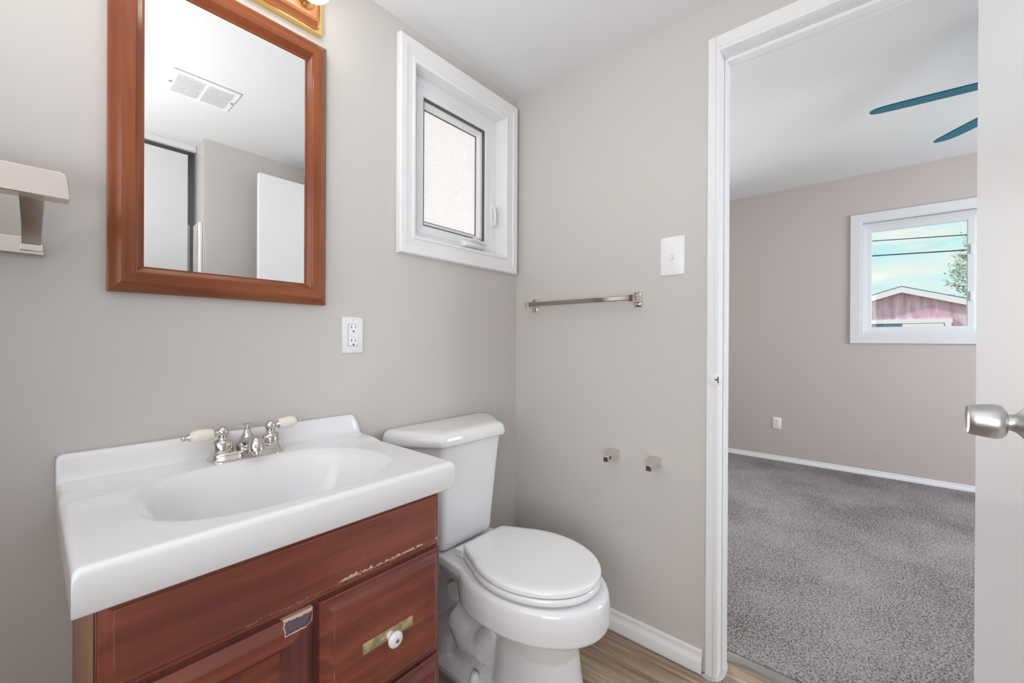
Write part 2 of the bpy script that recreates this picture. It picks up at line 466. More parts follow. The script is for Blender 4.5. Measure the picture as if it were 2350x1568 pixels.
def frame(bm, u0, u1, v0, v1, prof, mp, closed=True):
    """mitred frame round the opening u0..u1, v0..v1; prof = [(outward, height)]; mp(u, v, h) -> xyz"""
    rings = []
    for (u, v, su, sv) in ((u0, v0, -1, -1), (u1, v0, 1, -1), (u1, v1, 1, 1), (u0, v1, -1, 1)):
        rings.append([bm.verts.new(mp(u + su * o, v + sv * o, h)) for o, h in prof])
    n = len(prof)
    for a in range(4):
        A, B = rings[a], rings[(a + 1) % 4]
        for i in range(n if closed else n - 1):
            j = (i + 1) % n
            bm.faces.new((A[i], A[j], B[j], B[i]))
    return bm


def frame_mats(o, axis_u, mat_u, mat_v):
    pass


def stadium(cx, cy, z, L_, r, n=12):
    """stadium ring along x: half straight length L_, radius r"""
    pts = []
    for k in range(n + 1):
        a = -PI / 2 + PI * k / n
        pts.append((cx + L_ + r * math.cos(a), cy + r * math.sin(a), z))
    for k in range(n + 1):
        a = PI / 2 + PI * k / n
        pts.append((cx - L_ + r * math.cos(a), cy + r * math.sin(a), z))
    return pts


def sup(cx, cy, z, a, b_, n=2.0, seg=48):
    pts = []
    for k in range(seg):
        t = 2 * PI * k / seg
        c, s = math.cos(t), math.sin(t)
        pts.append((cx + a * math.copysign(abs(c) ** (2 / n), c), cy + b_ * math.copysign(abs(s) ** (2 / n), s), z))
    return pts


def egg(cx, yb, yf, z, hw, seg=56, nb=2.4, nf=2.0):
    """egg ring: back at yb (+y side), front at yf (-y side)"""
    cy = yb + (yf - yb) * 0.46
    pts = []
    for k in range(seg):
        t = 2 * PI * k / seg
        c, s = math.cos(t), math.sin(t)
        n = nb if s > 0 else nf
        L_ = (yb - cy) if s > 0 else (cy - yf)
        pts.append((cx + hw * math.copysign(abs(c) ** (2 / n), c), cy + L_ * math.copysign(abs(s) ** (2 / n), s), z))
    return pts


def rpoly(pts, r, n=5):
    """round the corners of a 2D polygon"""
    out = []
    m_ = len(pts)
    for i in range(m_):
        p0, p, p1 = Vector(pts[i - 1]), Vector(pts[i]), Vector(pts[(i + 1) % m_])
        rr = r[i] if isinstance(r, (list, tuple)) else r
        a = (p0 - p); b_ = (p1 - p)
        d = min(rr, a.length * 0.45, b_.length * 0.45)
        A = p + a.normalized() * d; B = p + b_.normalized() * d
        for k in range(n + 1):
            t = k / n
            out.append(tuple((1 - t) ** 2 * A + 2 * t * (1 - t) * p + t * t * B))
    return out


def remesh(o, size, it=6):
    md = o.modifiers.new('r', 'REMESH'); md.mode = 'VOXEL'; md.voxel_size = size
    ms = o.modifiers.new('s', 'SMOOTH'); ms.iterations = it; ms.factor = 0.5
    bpy.context.view_layer.update()
    dg = bpy.context.evaluated_depsgraph_get()
    me = bpy.data.meshes.new_from_object(o.evaluated_get(dg))
    o.modifiers.clear()
    old = o.data; o.data = me
    for p in me.polygons: p.use_smooth = True
    return o


# ================================================================== ROOM SHELL
CH = 2.19     # bathroom ceiling
BH = 2.47     # bedroom ceiling
DY0, DY1, DZ = -0.845, -1.452, 2.04     # bedroom doorway in the right wall
WX0, WX1, WZ0, WZ1 = -0.575, -0.082, 1.452, 2.075    # small window opening

b = NB(); box(b, -2.3, 0.146, -2.5, 0.0, -0.1, 0.0)
struct('floor', b, M['plank'], 'brown wood-look plank floor of the bathroom', smooth=0)
b = NB(); box(b, -2.3, 0.0, -2.5, 0.0, CH, CH + 0.08)
struct('ceiling', b, M['ceil'], 'white bathroom ceiling', smooth=0)
b = NB()
box(b, -2.4, WX0, 0, 0.15, 0, CH + 0.08); box(b, WX1, 0.0, 0, 0.15, 0, CH + 0.08)
box(b, WX0, WX1, 0, 0.15, 0, WZ0); box(b, WX0, WX1, 0, 0.15, WZ1, CH + 0.08)
struct('wall_back', b, M['wall'], 'greige bathroom wall behind the mirror, sink and toilet', smooth=0)
b = NB()
box(b, 0, 0.115, DY0, 1.0, -0.1, BH + 0.08); box(b, 0, 0.115, -3.7, DY1, -0.1, BH + 0.08)
box(b, 0, 0.115, DY1, DY0, DZ, BH + 0.08)
o = obj('wall_right', b, [M['wall'], M['wall2']], None, smooth=0)
o['kind'] = 'structure'; o['label'] = 'greige wall with the towel bar and the doorway'
b = NB(); box(b, -0.83, 0, -1.70, -1.56, 0, CH)
struct('wall_front', b, M['wall'], 'greige wall behind the open door, seen in the mirror', smooth=0)
b = NB(); box(b, -2.4, -2.3, -2.5, 0.0, 0, CH + 0.08)
struct('wall_left', b, M['wall'], 'greige wall on the left side of the bathroom', smooth=0)
# alcove of the shower
b = NB()
box(b, -2.3, -0.70, -2.55, -2.45, 0, CH); box(b, -0.83, -0.72, -2.45, -1.70, 0, CH)
struct('wall_alcove', b, M['alcove'], 'grey wall inside the shower alcove', smooth=0)
# bedroom
b = NB(); box(b, 0.146, 3.0, -3.7, 0.9, -0.1, 0.012)
struct('floor', b, M['carpet'], 'grey brown carpet of the bedroom', smooth=0)
b = NB(); box(b, 0.115, 3.15, -3.7, 0.9, BH, BH + 0.08)
struct('ceiling', b, M['ceil'], 'white bedroom ceiling', smooth=0)
BX = 3.0
BWY0, BWY1, BWZ0, BWZ1 = -2.47, -1.185, 1.155, 2.07    # bedroom window opening (y)
b = NB()
box(b, BX, BX + 0.15, BWY1, 0.9, 0, BH); box(b, BX, BX + 0.15, -3.7, BWY0, 0, BH)
box(b, BX, BX + 0.15, BWY0, BWY1, 0, BWZ0); box(b, BX, BX + 0.15, BWY0, BWY1, BWZ1, BH)
struct('wall_far', b, M['wall2'], 'taupe bedroom wall with the window', smooth=0)
b = NB(); box(b, 0.115, 3.15, 0.9, 1.0, 0, BH)
struct('wall_bedroom_left', b, M['wall2'], 'taupe bedroom wall on the left', smooth=0)
b = NB(); box(b, 0.115, 3.15, -3.8, -3.7, 0, BH)
struct('wall_bedroom_right', b, M['wall2'], 'taupe bedroom wall on the right', smooth=0)

# baseboards
def base_prof(bm, along, p0, p1, wallc, sign, h=0.07, t=0.019):
    """along 'x'/'y' from p0 to p1 on wall coordinate wallc, sticking out by sign*t"""
    pr = [(0, 0.0), (t, 0.0), (t, h * 0.50), (t * 0.86, h * 0.57), (t * 0.52, h * 0.66), (t * 0.42, h * 0.80), (t * 0.46, h * 0.90), (t * 0.34, h * 0.98), (t * 0.2, h), (0, h)]
    rings = []
    for p in (p0, p1):
        rings.append([(wallc + sign * d, p, z) if along == 'y' else (p, wallc + sign * d, z) for d, z in pr])
    return ring_loft(bm, rings)


b = NB(); base_prof(b, 'y', -0.004, -0.812, 0.0, -1, 0.072)
struct('baseboard_right', b, M['trim'], 'white baseboard below the towel bar wall', bevel=0.001)
b = NB(); base_prof(b, 'x', -0.77, -0.016, 0.0, -1, 0.072)
struct('baseboard_back', b, M['trim'], 'white baseboard behind the toilet', bevel=0.001)
b = NB(); base_prof(b, 'y', 0.88, -3.68, BX, -1, 0.055, 0.012)
struct('baseboard_far', b, M['trim'], 'white baseboard of the bedroom wall')

# doorway: casing, jamb, stop
b = NB()
cw = 0.024
box(b, -0.011, 0.0, DY0, DY0 + cw, 0, DZ + 0.036); box(b, -0.011, 0.0, -1.50, DY0, DZ, DZ + 0.036)
struct('trim_1', b, M['trim'], 'white casing round the bedroom doorway', bevel=0.002)
b = NB()
box(b, -0.0105, 0.122, DY0 - 0.012, DY0, 0, DZ)                # left jamb
box(b, -0.0105, 0.122, DY1, DY1 + 0.004, 0, DZ)
box(b, -0.0105, 0.122, DY1, DY0 - 0.012, DZ - 0.014, DZ)       # head
box(b, 0.045, 0.078, DY0 - 0.022, DY0 - 0.012, 0, DZ - 0.014)  # stop
box(b, 0.045, 0.078, DY1 + 0.01, DY0 - 0.022, DZ - 0.026, DZ - 0.014)
struct('trim_2', b, M['trim'], 'white jamb and stop inside the bedroom doorway', bevel=0.0015)
b = NB()
pr = [(0.108, 0), (0.111, 0.008), (0.120, 0.013), (0.130, 0.0145), (0.140, 0.013), (0.149, 0.008), (0.152, 0.0)]
ring_loft(b, [[(x, y, z) for x, z in pr] for y in (DY1 + 0.004, DY0 - 0.012)])
struct('trim_3', b, M['steel'], 'brushed metal strip between plank floor and carpet')

b = NB()
pl = rpoly([(-0.020, -0.812), (-0.026, -0.835), (-0.016, -0.862), (0.02, -0.874), (0.07, -0.872), (0.100, -0.862), (0.100, -0.846), (-0.012, -0.846), (-0.012, -0.812)], 0.012, 4)
ring_loft(b, [[(x * k - 0.0 + (1 - k) * 0.02, y * k + (1 - k) * -0.846, z) for x, y in pl] for z, k in ((0.0, 1.0), (0.0025, 0.95), (0.0035, 0.85))])
struct('trim_5', b, M['caulk'], 'rough grey caulk smear at the foot of the left door jamb')

# door, open at a right angle, hinged on the far side
DFY = -1.414
b = NB(); box(b, -0.605, 0.0, DFY - 0.035, DFY, 0.012, 2.035)
door = struct('door_1', b, M['door'], 'white flush door standing open beside the doorway', bevel=0.0015)
KX, KZ = -0.486, 0.970


def knob_half(sgn, y0):
    b = NB()
    lathe(b, [(0, 0.034), (0.003, 0.034), (0.009, 0.0315), (0.015, 0.026), (0.020, 0.0195), (0.024, 0.0150), (0.027, 0.0130), (0.032, 0.0120), (0.0355, 0.0120)], (KX, y0, KZ), (0, sgn, 0), 32)
    rose = b
    b2 = NB()
    lathe(b2, [(0.034, 0.010), (0.0345, 0.017), (0.036, 0.0215), (0.040, 0.0252), (0.046, 0.0266), (0.056, 0.0256), (0.068, 0.0236), (0.0735, 0.0226), (0.0748, 0.0212), (0.0728, 0.0196), (0.0718, 0.008), (0.0718, 0.0)], (KX, y0, KZ), (0, sgn, 0), 36)
    kn = obj('door_knob', b2, M['satin'], door, smooth=50)
    obj('rose', rose, M['satin'], kn, smooth=50)
    return kn


knob_half(1, DFY); knob_half(-1, DFY - 0.035)
b = NB(); box(b, -0.606, -0.6045, DFY - 0.030, DFY - 0.005, KZ - 0.028, KZ + 0.028)
obj('latch_plate', b, M['satin'], door)
for hz in (0.25, 1.05, 1.82):
    b = NB(); lathe(b, [(0, 0.006), (0.09, 0.006)], (0.003, DFY - 0.0395, hz), (0, 0, 1), 12)
    obj('hinge', b, M['trim'], door)

# strike plate on the jamb
b = NB()
cy, cz = DY0 + 0.004, 0.968
pts = []
for k in range(13):
    a = R(75 + 210 - 210 * k / 12 - 0)
    pts.append((cy - 0.016 + 0.0 + 0.018 * -math.cos(a) * 1.0, cz + 0.027 * math.sin(a)))
lathe(b, [(0, 0.023), (0.0015, 0.023), (0.0025, 0.021)], (-0.0105, DY0 - 0.001, cz), (-1, 0, 0), 28)
st = obj('strike_plate', b, M['trim'], None)
recenter(st); tag(st, 'small white painted strike plate on the left door jamb', 'strike plate')
b = NB(); box(b, -0.0140, -0.0128, DY0 - 0.014, DY0 - 0.010, cz - 0.010, cz + 0.010); box(b, -0.0140, -0.0128, DY0 - 0.010, DY0 - 0.002, cz - 0.002, cz + 0.003)
obj('latch_slot', b, M['gasket'], st)

# ================================================================== SMALL WINDOW (bathroom)
mapA = lambda u, v, h: (u, -h, v)
w1 = thing('window_1', ((WX0 + WX1) / 2, 0, WZ0), 'small white casement window with obscure glass above the toilet', None, None, 'structure')
b = NB()
frame(b, -0.567, -0.0895, 1.4595, 2.067, [(0, -0.008), (0, 0.012), (0.006, 0.0165), (0.011, 0.0165), (0.0135, 0.012), (0.024, 0.0125), (0.036, 0.0165), (0.041, 0.0165), (0.043, 0.021), (0.066, 0.023), (0.070, 0.019), (0.071, 0.0)], mapA)
obj('casing', b, M['vinyl'], w1, smooth=30)
b = NB()   # liner boards of the recess
frame(b, WX0 + 0.006, WX1 - 0.006, WZ0 + 0.006, WZ1 - 0.006, [(0, 0.002), (0.006, 0.002), (0.006, -0.10), (0, -0.10)], mapA)
obj('liner', b, M['vinyl'], w1, smooth=30)
GX0, GX1, GZ0, GZ1 = -0.462, -0.182, 1.548, 1.980
mapW = lambda u, v, h: (u, 0.09 - h, v)
b = NB()
frame(b, GX0 - 0.026, GX1 + 0.026, GZ0 - 0.026, GZ1 + 0.026, [(0, 0.0), (0, 0.040), (0.002, 0.042), (0.030, 0.042), (0.031, 0.040), (0.033, 0.040), (0.034, 0.042), (0.073, 0.042), (0.073, 0.0)], mapW)
obj('window_frame', b, M['vinyl'], w1, smooth=30)
b = NB()
frame(b, GX0 - 0.020, GX1 + 0.020, GZ0 - 0.020, GZ1 + 0.020, [(0, 0.0), (0, 0.036), (0.006, 0.036), (0.006, 0.0)], mapW)
obj('gasket', b, M['gasket'], w1, smooth=30)
b = NB()
frame(b, GX0, GX1, GZ0, GZ1, [(0, 0.0), (0, 0.008), (0.008, 0.014), (0.010, 0.022), (0.018, 0.026), (0.020, 0.026), (0.020, 0.0)], mapW)
obj('sash', b, M['vinyl'], w1, smooth=30)
b = NB()
frame(b, GX0 + 0.002, GX1 - 0.002, GZ0 + 0.002, GZ1 - 0.002, [(0, 0.004), (0, 0.0085), (0.003, 0.0085), (0.003, 0.004)], mapW)
obj('glazing_bead', b, M['gasket'], w1, smooth=30)
b = NB(); box(b, GX0 - 0.004, GX1 + 0.004, 0.086, 0.090, GZ0 - 0.004, GZ1 + 0.004)
obj('pane', b, M['obscure'], w1, smooth=0)
# crank cover, folded
b = NB()
cx = -0.235
ring_loft(b, [[(x, 0.049 - 0.034 * k * s, 1.491 + dz) for (s, dz) in ((0, -0.012), (0.7, -0.014), (1, -0.006), (0.95, 0.003), (0.6, 0.010), (0, 0.013))] for x, k in ((cx - 0.062, 0.35), (cx - 0.056, 0.75), (cx - 0.035, 1.0), (cx + 0.005, 1.0), (cx + 0.045, 0.9), (cx + 0.060, 0.55), (cx + 0.064, 0.3))])
cr = obj('crank_cover', b, M['vinyl'], w1, smooth=60, bevel=0.002)
b = NB()
tube(b, [(cx - 0.045, 0.018, 1.503), (cx - 0.02, 0.012, 1.508), (cx + 0.015, 0.014, 1.503), (cx + 0.045, 0.022, 1.499), (cx + 0.06, 0.030, 1.500)], [0.006, 0.009, 0.009, 0.008, 0.006], 12, 1.0, 0.7)
obj('crank_arm', b, M['vinyl'], cr)
# lock lever
b = NB(); box(b, -0.128, -0.112, 0.038, 0.048, 1.590, 1.690)
lk = obj('lock_lever', b, M['vinyl'], w1, bevel=0.003)
b = NB(); tube(b, [(-0.120, 0.040, 1.686), (-0.120, 0.026, 1.672), (-0.120, 0.022, 1.635), (-0.120, 0.026, 1.598)], [0.0055, 0.0065, 0.0065, 0.0055], 14, 1.0, 0.8, True, (1, 0, 0))
obj('lever_grip', b, M['vinyl'], lk)
for sx, sz in ((-0.528, 1.60), (-0.528, 1.93), (-0.135, 1.60), (-0.135, 1.93)):
    b = NB(); lathe(b, [(0, 0.006), (0.002, 0.006), (0.003, 0.004)], (sx, 0.048, sz), (0, -1, 0), 14)
    obj('screw_cap', b, M['vinyl'], w1)

# ================================================================== BEDROOM WINDOW
mapB = lambda u, v, h: (BX - h, u, v)
w2 = thing('window_2', (BX, (BWY0 + BWY1) / 2, BWZ0), 'white sliding window of the bedroom with a view of a red shed', None, None, 'structure')
b = NB()
frame(b, BWY0 + 0.004, BWY1 - 0.004, BWZ0 + 0.004, BWZ1 - 0.004, [(0, -0.01), (0, 0.014), (0.010, 0.014), (0.012, 0.018), (0.074, 0.018), (0.078, 0.0)], mapB)
obj('casing', b, M['trim2'], w2, smooth=30)
b = NB()
frame(b, BWY0 + 0.004, BWY1 - 0.004, BWZ0 + 0.004, BWZ1 - 0.004, [(0, 0.0), (0, -0.11), (0.004, -0.11), (0.004, 0.0)], mapB)
obj('liner', b, M['trim2'], w2, smooth=30)
b = NB()
frame(b, BWY0 + 0.030, BWY1 - 0.030, BWZ0 + 0.030, BWZ1 - 0.030, [(0, -0.12), (0, -0.085), (0.006, -0.082), (0.012, -0.082), (0.014, -0.070), (0.030, -0.070), (0.030, -0.12)], mapB)
obj('window_frame', b, M['trim2'], w2, smooth=30)
MY = -1.840   # meeting stile
for nm, ya, yb, hx in (('sash', MY + 0.018, BWY1 - 0.030, -0.098), ('sash', BWY0 + 0.030, MY + 0.020, -0.112)):
    b = NB()
    frame(b, ya + 0.036, yb - 0.036, BWZ0 + 0.064, BWZ1 - 0.064, [(0, hx - 0.016), (0, hx - 0.004), (0.004, hx), (0.036, hx + 0.002), (0.036, hx - 0.016)], mapB)
    s_ = obj(nm, b, M['trim2'], w2, smooth=30)
    b = NB(); box(b, BX - hx + 0.010, BX - hx + 0.013, ya + 0.03, yb - 0.03, BWZ0 + 0.058, BWZ1 - 0.058)
    obj('pane', b, M['glass'], s_, smooth=0)
    if hx > -0.1:
        for zz in (1.44, 1.79):
            b = NB(); box(b, BX - hx - 0.012, BX - hx, ya + 0.004, ya + 0.022, zz - 0.035, zz + 0.035)
            obj('latch', b, M['trim2'], s_, bevel=0.003)

# ================================================================== SHOWER ALCOVE (seen in the mirror)
b = NB(); box(b, -2.3, -0.83, -1.745, -1.715, CH - 0.032, CH)
struct('trim_4', b, M['trim'], 'white header above the shower panel in the mirror', bevel=0.002)
b = NB(); box(b, -2.28, -0.868, -1.735, -1.712, 0.02, CH - 0.062)
o = obj('shower_panel', b, M['trim2'], None, bevel=0.003); recenter(o)
tag(o, 'tall plain white shower panel reflected at the left of the mirror', 'shower panel')
t = thing('shower_jamb', (-0.86, -1.68, 0.0), 'shiny chrome and white shower jamb reflected between white panel and greige wall', 'shower jamb')
b = NB(); box(b, -0.846, -0.8305, -1.705, -1.575, 0.0, 1.735)
obj('side_flange', b, M['acrylic'], t, bevel=0.005)
b = NB(); box(b, -0.853, -0.8475, -1.640, -1.612, 0.0, 1.730)
obj('chrome_channel', b, M['chrome'], t, bevel=0.002)
b = NB(); tube(b, [(-0.875, -1.760, 0.0), (-0.875, -1.760, 1.74)], 0.028, 20)
obj('rounded_return', b, M['acrylic'], t)

# ================================================================== EXHAUST VENT
t = thing('ceiling_vent', (-0.953, -1.042, CH), 'white rectangular exhaust grille on the ceiling, seen in the mirror', 'vent')
b = NB(); box(b, -1.075, -0.831, -1.148, -0.936, CH - 0.008, CH)
obj('cover_plate', b, M['plate'], t, bevel=0.004)
b = NB()
for gx in (-1.005, -0.900):
    for k in range(15):
        y = -1.120 + 0.0112 * k
        box(b, gx - 0.045, gx + 0.045, y, y + 0.0055, CH - 0.0125, CH - 0.0075)
obj('louvres', b, M['plate'], t, smooth=0)
b = NB()
for gx in (-1.005, -0.900):
    box(b, gx - 0.046, gx + 0.046, -1.122, -0.958, CH - 0.0088, CH - 0.0079)
obj('grille_opening', b, M['alcove'], t, smooth=0)
for gx in (-1.064, -0.842):
    b = NB(); lathe(b, [(0, 0.006), (0.003, 0.006), (0.004, 0.003)], (gx, -1.042, CH - 0.008), (0, 0, -1), 12)
    obj('screw', b, M['satin'], t)

# ================================================================== MIRROR
t = thing('wall_mirror', (-1.117, 0, 1.19), 'framed mirror with orange-brown wooden frame on the wall above the sink', 'mirror')
MI = (-1.287, -0.945, 1.249, 1.880)
prof = [(0, 0.004), (0, 0.015), (0.004, 0.016), (0.013, 0.026), (0.0145, 0.0265), (0.016, 0.030), (0.038, 0.032), (0.041, 0.030), (0.052, 0.022), (0.055, 0.018), (0.058, 0.016), (0.058, 0.0)]
b = NB()
frame(b, *MI, prof, mapA)
fr = obj('mirror_frame', b, [M['mframe'], M['mframeh']], t, smooth=25)
for p in fr.data.polygons:
    c = p.center + Vector((-1.117, 0, 1.19))
    dx = max(MI[0] - c.x, c.x - MI[1]); dz = max(MI[2] - c.z, c.z - MI[3])
    p.material_index = 1 if dz > dx else 0
b = NB(); box(b, MI[0] - 0.004, MI[1] + 0.004, -0.012, -0.006, MI[2] - 0.004, MI[3] + 0.004)
obj('mirror_glass', b, M['mirror'], t, smooth=0)

# ================================================================== VANITY LIGHT
t = thing('vanity_light', (-1.13, 0, 2.02), 'wood and brass bathroom light bar with round white bulbs above the mirror', 'wall lamp')
LX0, LX1, LZ0, LZ1 = -1.36, -0.899, 1.970, 2.085
b = NB(); frame(b, LX0 + 0.012, LX1 - 0.012, LZ0 + 0.012, LZ1 - 0.012, [(0, 0.0), (0, 0.014), (0.004, 0.018), (0.012, 0.020), (0.012, 0.0)], mapA)
obj('brass_rim', b, M['brass'], t, smooth=30, bevel=0.001)
b = NB()
ring_loft(b, [[(LX0 + 0.010 + i, -h, LZ0 + 0.010 + i), (LX1 - 0.010 - i, -h, LZ0 + 0.010 + i), (LX1 - 0.010 - i, -h, LZ1 - 0.010 - i), (LX0 + 0.010 + i, -h, LZ1 - 0.010 - i)] for i, h in ((0, 0.002), (0, 0.016), (0.006, 0.022), (0.010, 0.034), (0.016, 0.038))])
obj('back_board', b, M['oak'], t, smooth=30)
for k in range(3):
    bx, bz = -0.958 - 0.165 * k, 2.030
    b = NB(); lathe(b, [(0, 0.0), (0.0, 0.026), (0.006, 0.026), (0.012, 0.021), (0.018, 0.019), (0.024, 0.019)], (bx, -0.038, bz), (0, -1, 0), 24)
    s_ = obj('socket', b, M['brass'], t)
    b = NB()
    lathe(b, [(0.0, 0.014), (0.006, 0.016)] + [(0.046 - 0.040 * math.cos(R(a)), 0.040 * math.sin(R(a))) for a in range(24, 181, 12)], (bx, -0.056, bz), (0, -1, 0), 28)
    obj('bulb', b, M['bulb'], s_, smooth=80)

# ================================================================== OUTLETS, SWITCH
def plate_on(mp, u, v, w, h, d, parent, name='cover_plate'):
    b = NB()
    rings = []
    for (i, hh) in ((0, 0.0), (0, d * 0.4), (0.0015, d * 0.8), (0.004, d)):
        rings.append([mp(u - w / 2 + i, v - h / 2 + i, hh), mp(u + w / 2 - i, v - h / 2 + i, hh), mp(u + w / 2 - i, v + h / 2 - i, hh), mp(u - w / 2 + i, v + h / 2 - i, hh)])
    ring_loft(b, rings)
    return obj(name, b, M['plate'], parent, smooth=50)


def mbox(mp, u0, u1, v0, v1, h0, h1):
    b = NB()
    ring_loft(b, [[mp(u0, v0, h), mp(u1, v0, h), mp(u1, v1, h), mp(u0, v1, h)] for h in (h0, h1)])
    return b


def outlet_slots(mp, u, v, h, parent, s=1):
    obj('slot', mbox(mp, u - 0.0075, u - 0.0055, v + 0.001, v + 0.0095, h, h + 0.0004), M['dark'], parent, smooth=0)
    obj('slot', mbox(mp, u + 0.0055, u + 0.0073, v + 0.0018, v + 0.0088, h, h + 0.0004), M['dark'], parent, smooth=0)
    b = NB()
    ring_loft(b, [[mp(u - 0.0026, v - 0.0098, hh), mp(u + 0.0026, v - 0.0098, hh), mp(u + 0.0026, v - 0.0068, hh), mp(u + 0.0014, v - 0.005, hh), mp(u - 0.0014, v - 0.005, hh), mp(u - 0.0026, v - 0.0068, hh)] for hh in (h, h + 0.0004)])
    obj('ground_hole', b, M['dark'], parent, smooth=0)


ou, ov = -0.7945, 1.1055
t = thing('wall_outlet', (ou, 0, ov - 0.056), 'white outlet with test buttons on the bathroom wall below the mirror', 'outlet')
plate_on(mapA, ou, ov, 0.069, 0.112, 0.006, t)
obj('seam', mbox(mapA, ou - 0.0172, ou + 0.0172, ov - 0.0342, ov + 0.0342, 0.0058, 0.0064), M['gasket'], t, smooth=0)
fc = obj('socket_face', mbox(mapA, ou - 0.0164, ou + 0.0164, ov - 0.0332, ov + 0.0334, 0.006, 0.0078), M['plate'], t, bevel=0.0006)
outlet_slots(mapA, ou, ov + 0.0195, 0.0078, fc); outlet_slots(mapA, ou, ov - 0.0215, 0.0078, fc)
obj('test_button', mbox(mapA, ou - 0.0075, ou + 0.0075, ov + 0.0005, ov + 0.0065, 0.0078, 0.0090), M['plate'], fc, bevel=0.0004)
obj('reset_button', mbox(mapA, ou - 0.0075, ou + 0.0075, ov - 0.0065, ov - 0.0008, 0.0078, 0.0092), M['plate'], fc, bevel=0.0004)
b = NB(); lathe(b, [(0, 0.0012), (0.0006, 0.0012)], (ou + 0.0125, -0.0078, ov - 0.030), (0, -1, 0), 8); obj('indicator', b, M['gasket'], fc)
for dv in (0.0475, -0.0475):
    b = NB(); lathe(b, [(0, 0.0033), (0.001, 0.0033), (0.0018, 0.0018)], (ou, -0.006, ov + dv), (0, -1, 0), 12); obj('screw', b, M['plate'], t)

mapR = lambda u, v, h: (-h, u, v)
su, sv = -0.7065, 1.387
t = thing('light_switch', (0, su, sv - 0.068), 'white toggle switch plate on the wall beside the doorway', 'switch')
plate_on(mapR, su, sv, 0.083, 0.134, 0.006, t)
obj('toggle_slot', mbox(mapR, su - 0.0055, su + 0.0055, sv - 0.013, sv + 0.013, 0.006, 0.0064), M['vinyl'], t, smooth=0)
b = NB()
ring_loft(b, [[(-h, su - w, sv + z - 0.005), (-h, su + w, sv + z - 0.005), (-h, su + w, sv + z + 0.006), (-h, su - w, sv + z + 0.006)] for h, w, z in ((0.0055, 0.0048, 0), (0.012, 0.0044, -0.004), (0.019, 0.0038, -0.008))])
obj('toggle', b, M['plate'], t, bevel=0.001)
for dv in (0.032, -0.032):
    b = NB(); lathe(b, [(0, 0.004), (0.001, 0.004), (0.0018, 0.002)], (-0.006, su, sv + dv), (-1, 0, 0), 12); obj('screw', b, M['plate'], t)

mapF = lambda u, v, h: (BX - h, -u, v)
eu, ev = 0.600, 0.352
t = thing('wall_outlet', (BX, -eu, ev - 0.051), 'white double outlet low on the bedroom wall', 'outlet')
plate_on(mapF, eu, ev, 0.069, 0.104, 0.006, t)
for dv in (0.019, -0.019):
    b = NB()
    ring_loft(b, [[mapF(eu + x, ev + dv + z, h) for x, z in rpoly([(-0.016, -0.0145), (0.016, -0.0145), (0.016, 0.0145), (-0.016, 0.0145)], 0.008)] for h in (0.005, 0.0075)])
    fc = obj('socket_face', b, M['plate'], t, smooth=30)
    outlet_slots(mapF, eu, ev + dv + 0.002, 0.0075, fc)
b = NB(); lathe(b, [(0, 0.003), (0.0015, 0.003)], (BX - 0.006, -eu, ev), (-1, 0, 0), 10); obj('screw', b, M['satin'], t)

# ================================================================== TOWEL BAR (right wall)
t = thing('towel_bar', (0, -0.35, 1.245), 'straight chrome towel bar on the wall left of the switch', 'towel bar')
BXO, BZ = -0.056, 1.2455
b = NB(); box(b, BXO - 0.0065, BXO + 0.0065, -0.598, -0.098, BZ - 0.0085, BZ + 0.0085)
obj('bar', b, M['darkchrome'], t, bevel=0.002)
for py in (-0.112, -0.584):
    b = NB()
    ring_loft(b, [[(-h, py - w, BZ - z - 0.003), (-h, py + w, BZ - z - 0.003), (-h, py + w, BZ + z), (-h, py - w, BZ + z)] for h, w, z in ((0, 0.015, 0.026), (0.005, 0.015, 0.026), (0.0075, 0.0125, 0.023), (0.008, 0.0115, 0.0125), (0.020, 0.0105, 0.0115), (0.048, 0.010, 0.010), (0.066, 0.010, 0.0105))])
    po = obj('post', b, M['chrome'], t, smooth=30, bevel=0.0012)
    for dz in (0.018, -0.020):
        b = NB(); lathe(b, [(0, 0.0035), (0.0015, 0.003)], (-0.0076, py, BZ + dz), (-1, 0, 0), 10); obj('screw', b, M['steel'], po)

# ================================================================== TOILET PAPER POSTS (right wall)
def tp_post(y, z, side, label):
    t = thing('paper_holder_post', (0, y, z), label, 'wall bracket', 'empty paper holder posts on the wall')
    b = NB()
    prof_ = [(0.0, 0.0155, -0.016, 0.013), (0.008, 0.0150, -0.0145, 0.014), (0.014, 0.0135, -0.011, 0.0155), (0.034, 0.0115, -0.007, 0.0165), (0.055, 0.0105, -0.008, 0.0125), (0.070, 0.0105, -0.016, 0.006), (0.078, 0.0100, -0.019, 0.002), (0.080, 0.009, -0.018, 0.000)]
    ring_loft(b, [[(-h, y - w * 1.05, z + z0), (-h, y + w * 1.05, z + z0), (-h, y + w, z + z1), (-h, y - w, z + z1)] for h, w, z0, z1 in prof_])
    obj('bracket', b, M['softchrome'], t, smooth=30, bevel=0.0012)
    b = NB(); lathe(b, [(0, 0.0055), (0.0006, 0.0055)], (-0.066, y + side * 0.0112, z - 0.004), (0, side, 0), 14)
    obj('roller_hole', b, M['dark'], t)
    return t


tp_post(-0.497, 0.668, -1, 'empty chrome paper holder post further from the doorway')
tp_post(-0.657, 0.667, 1, 'empty chrome paper holder post nearer to the doorway')

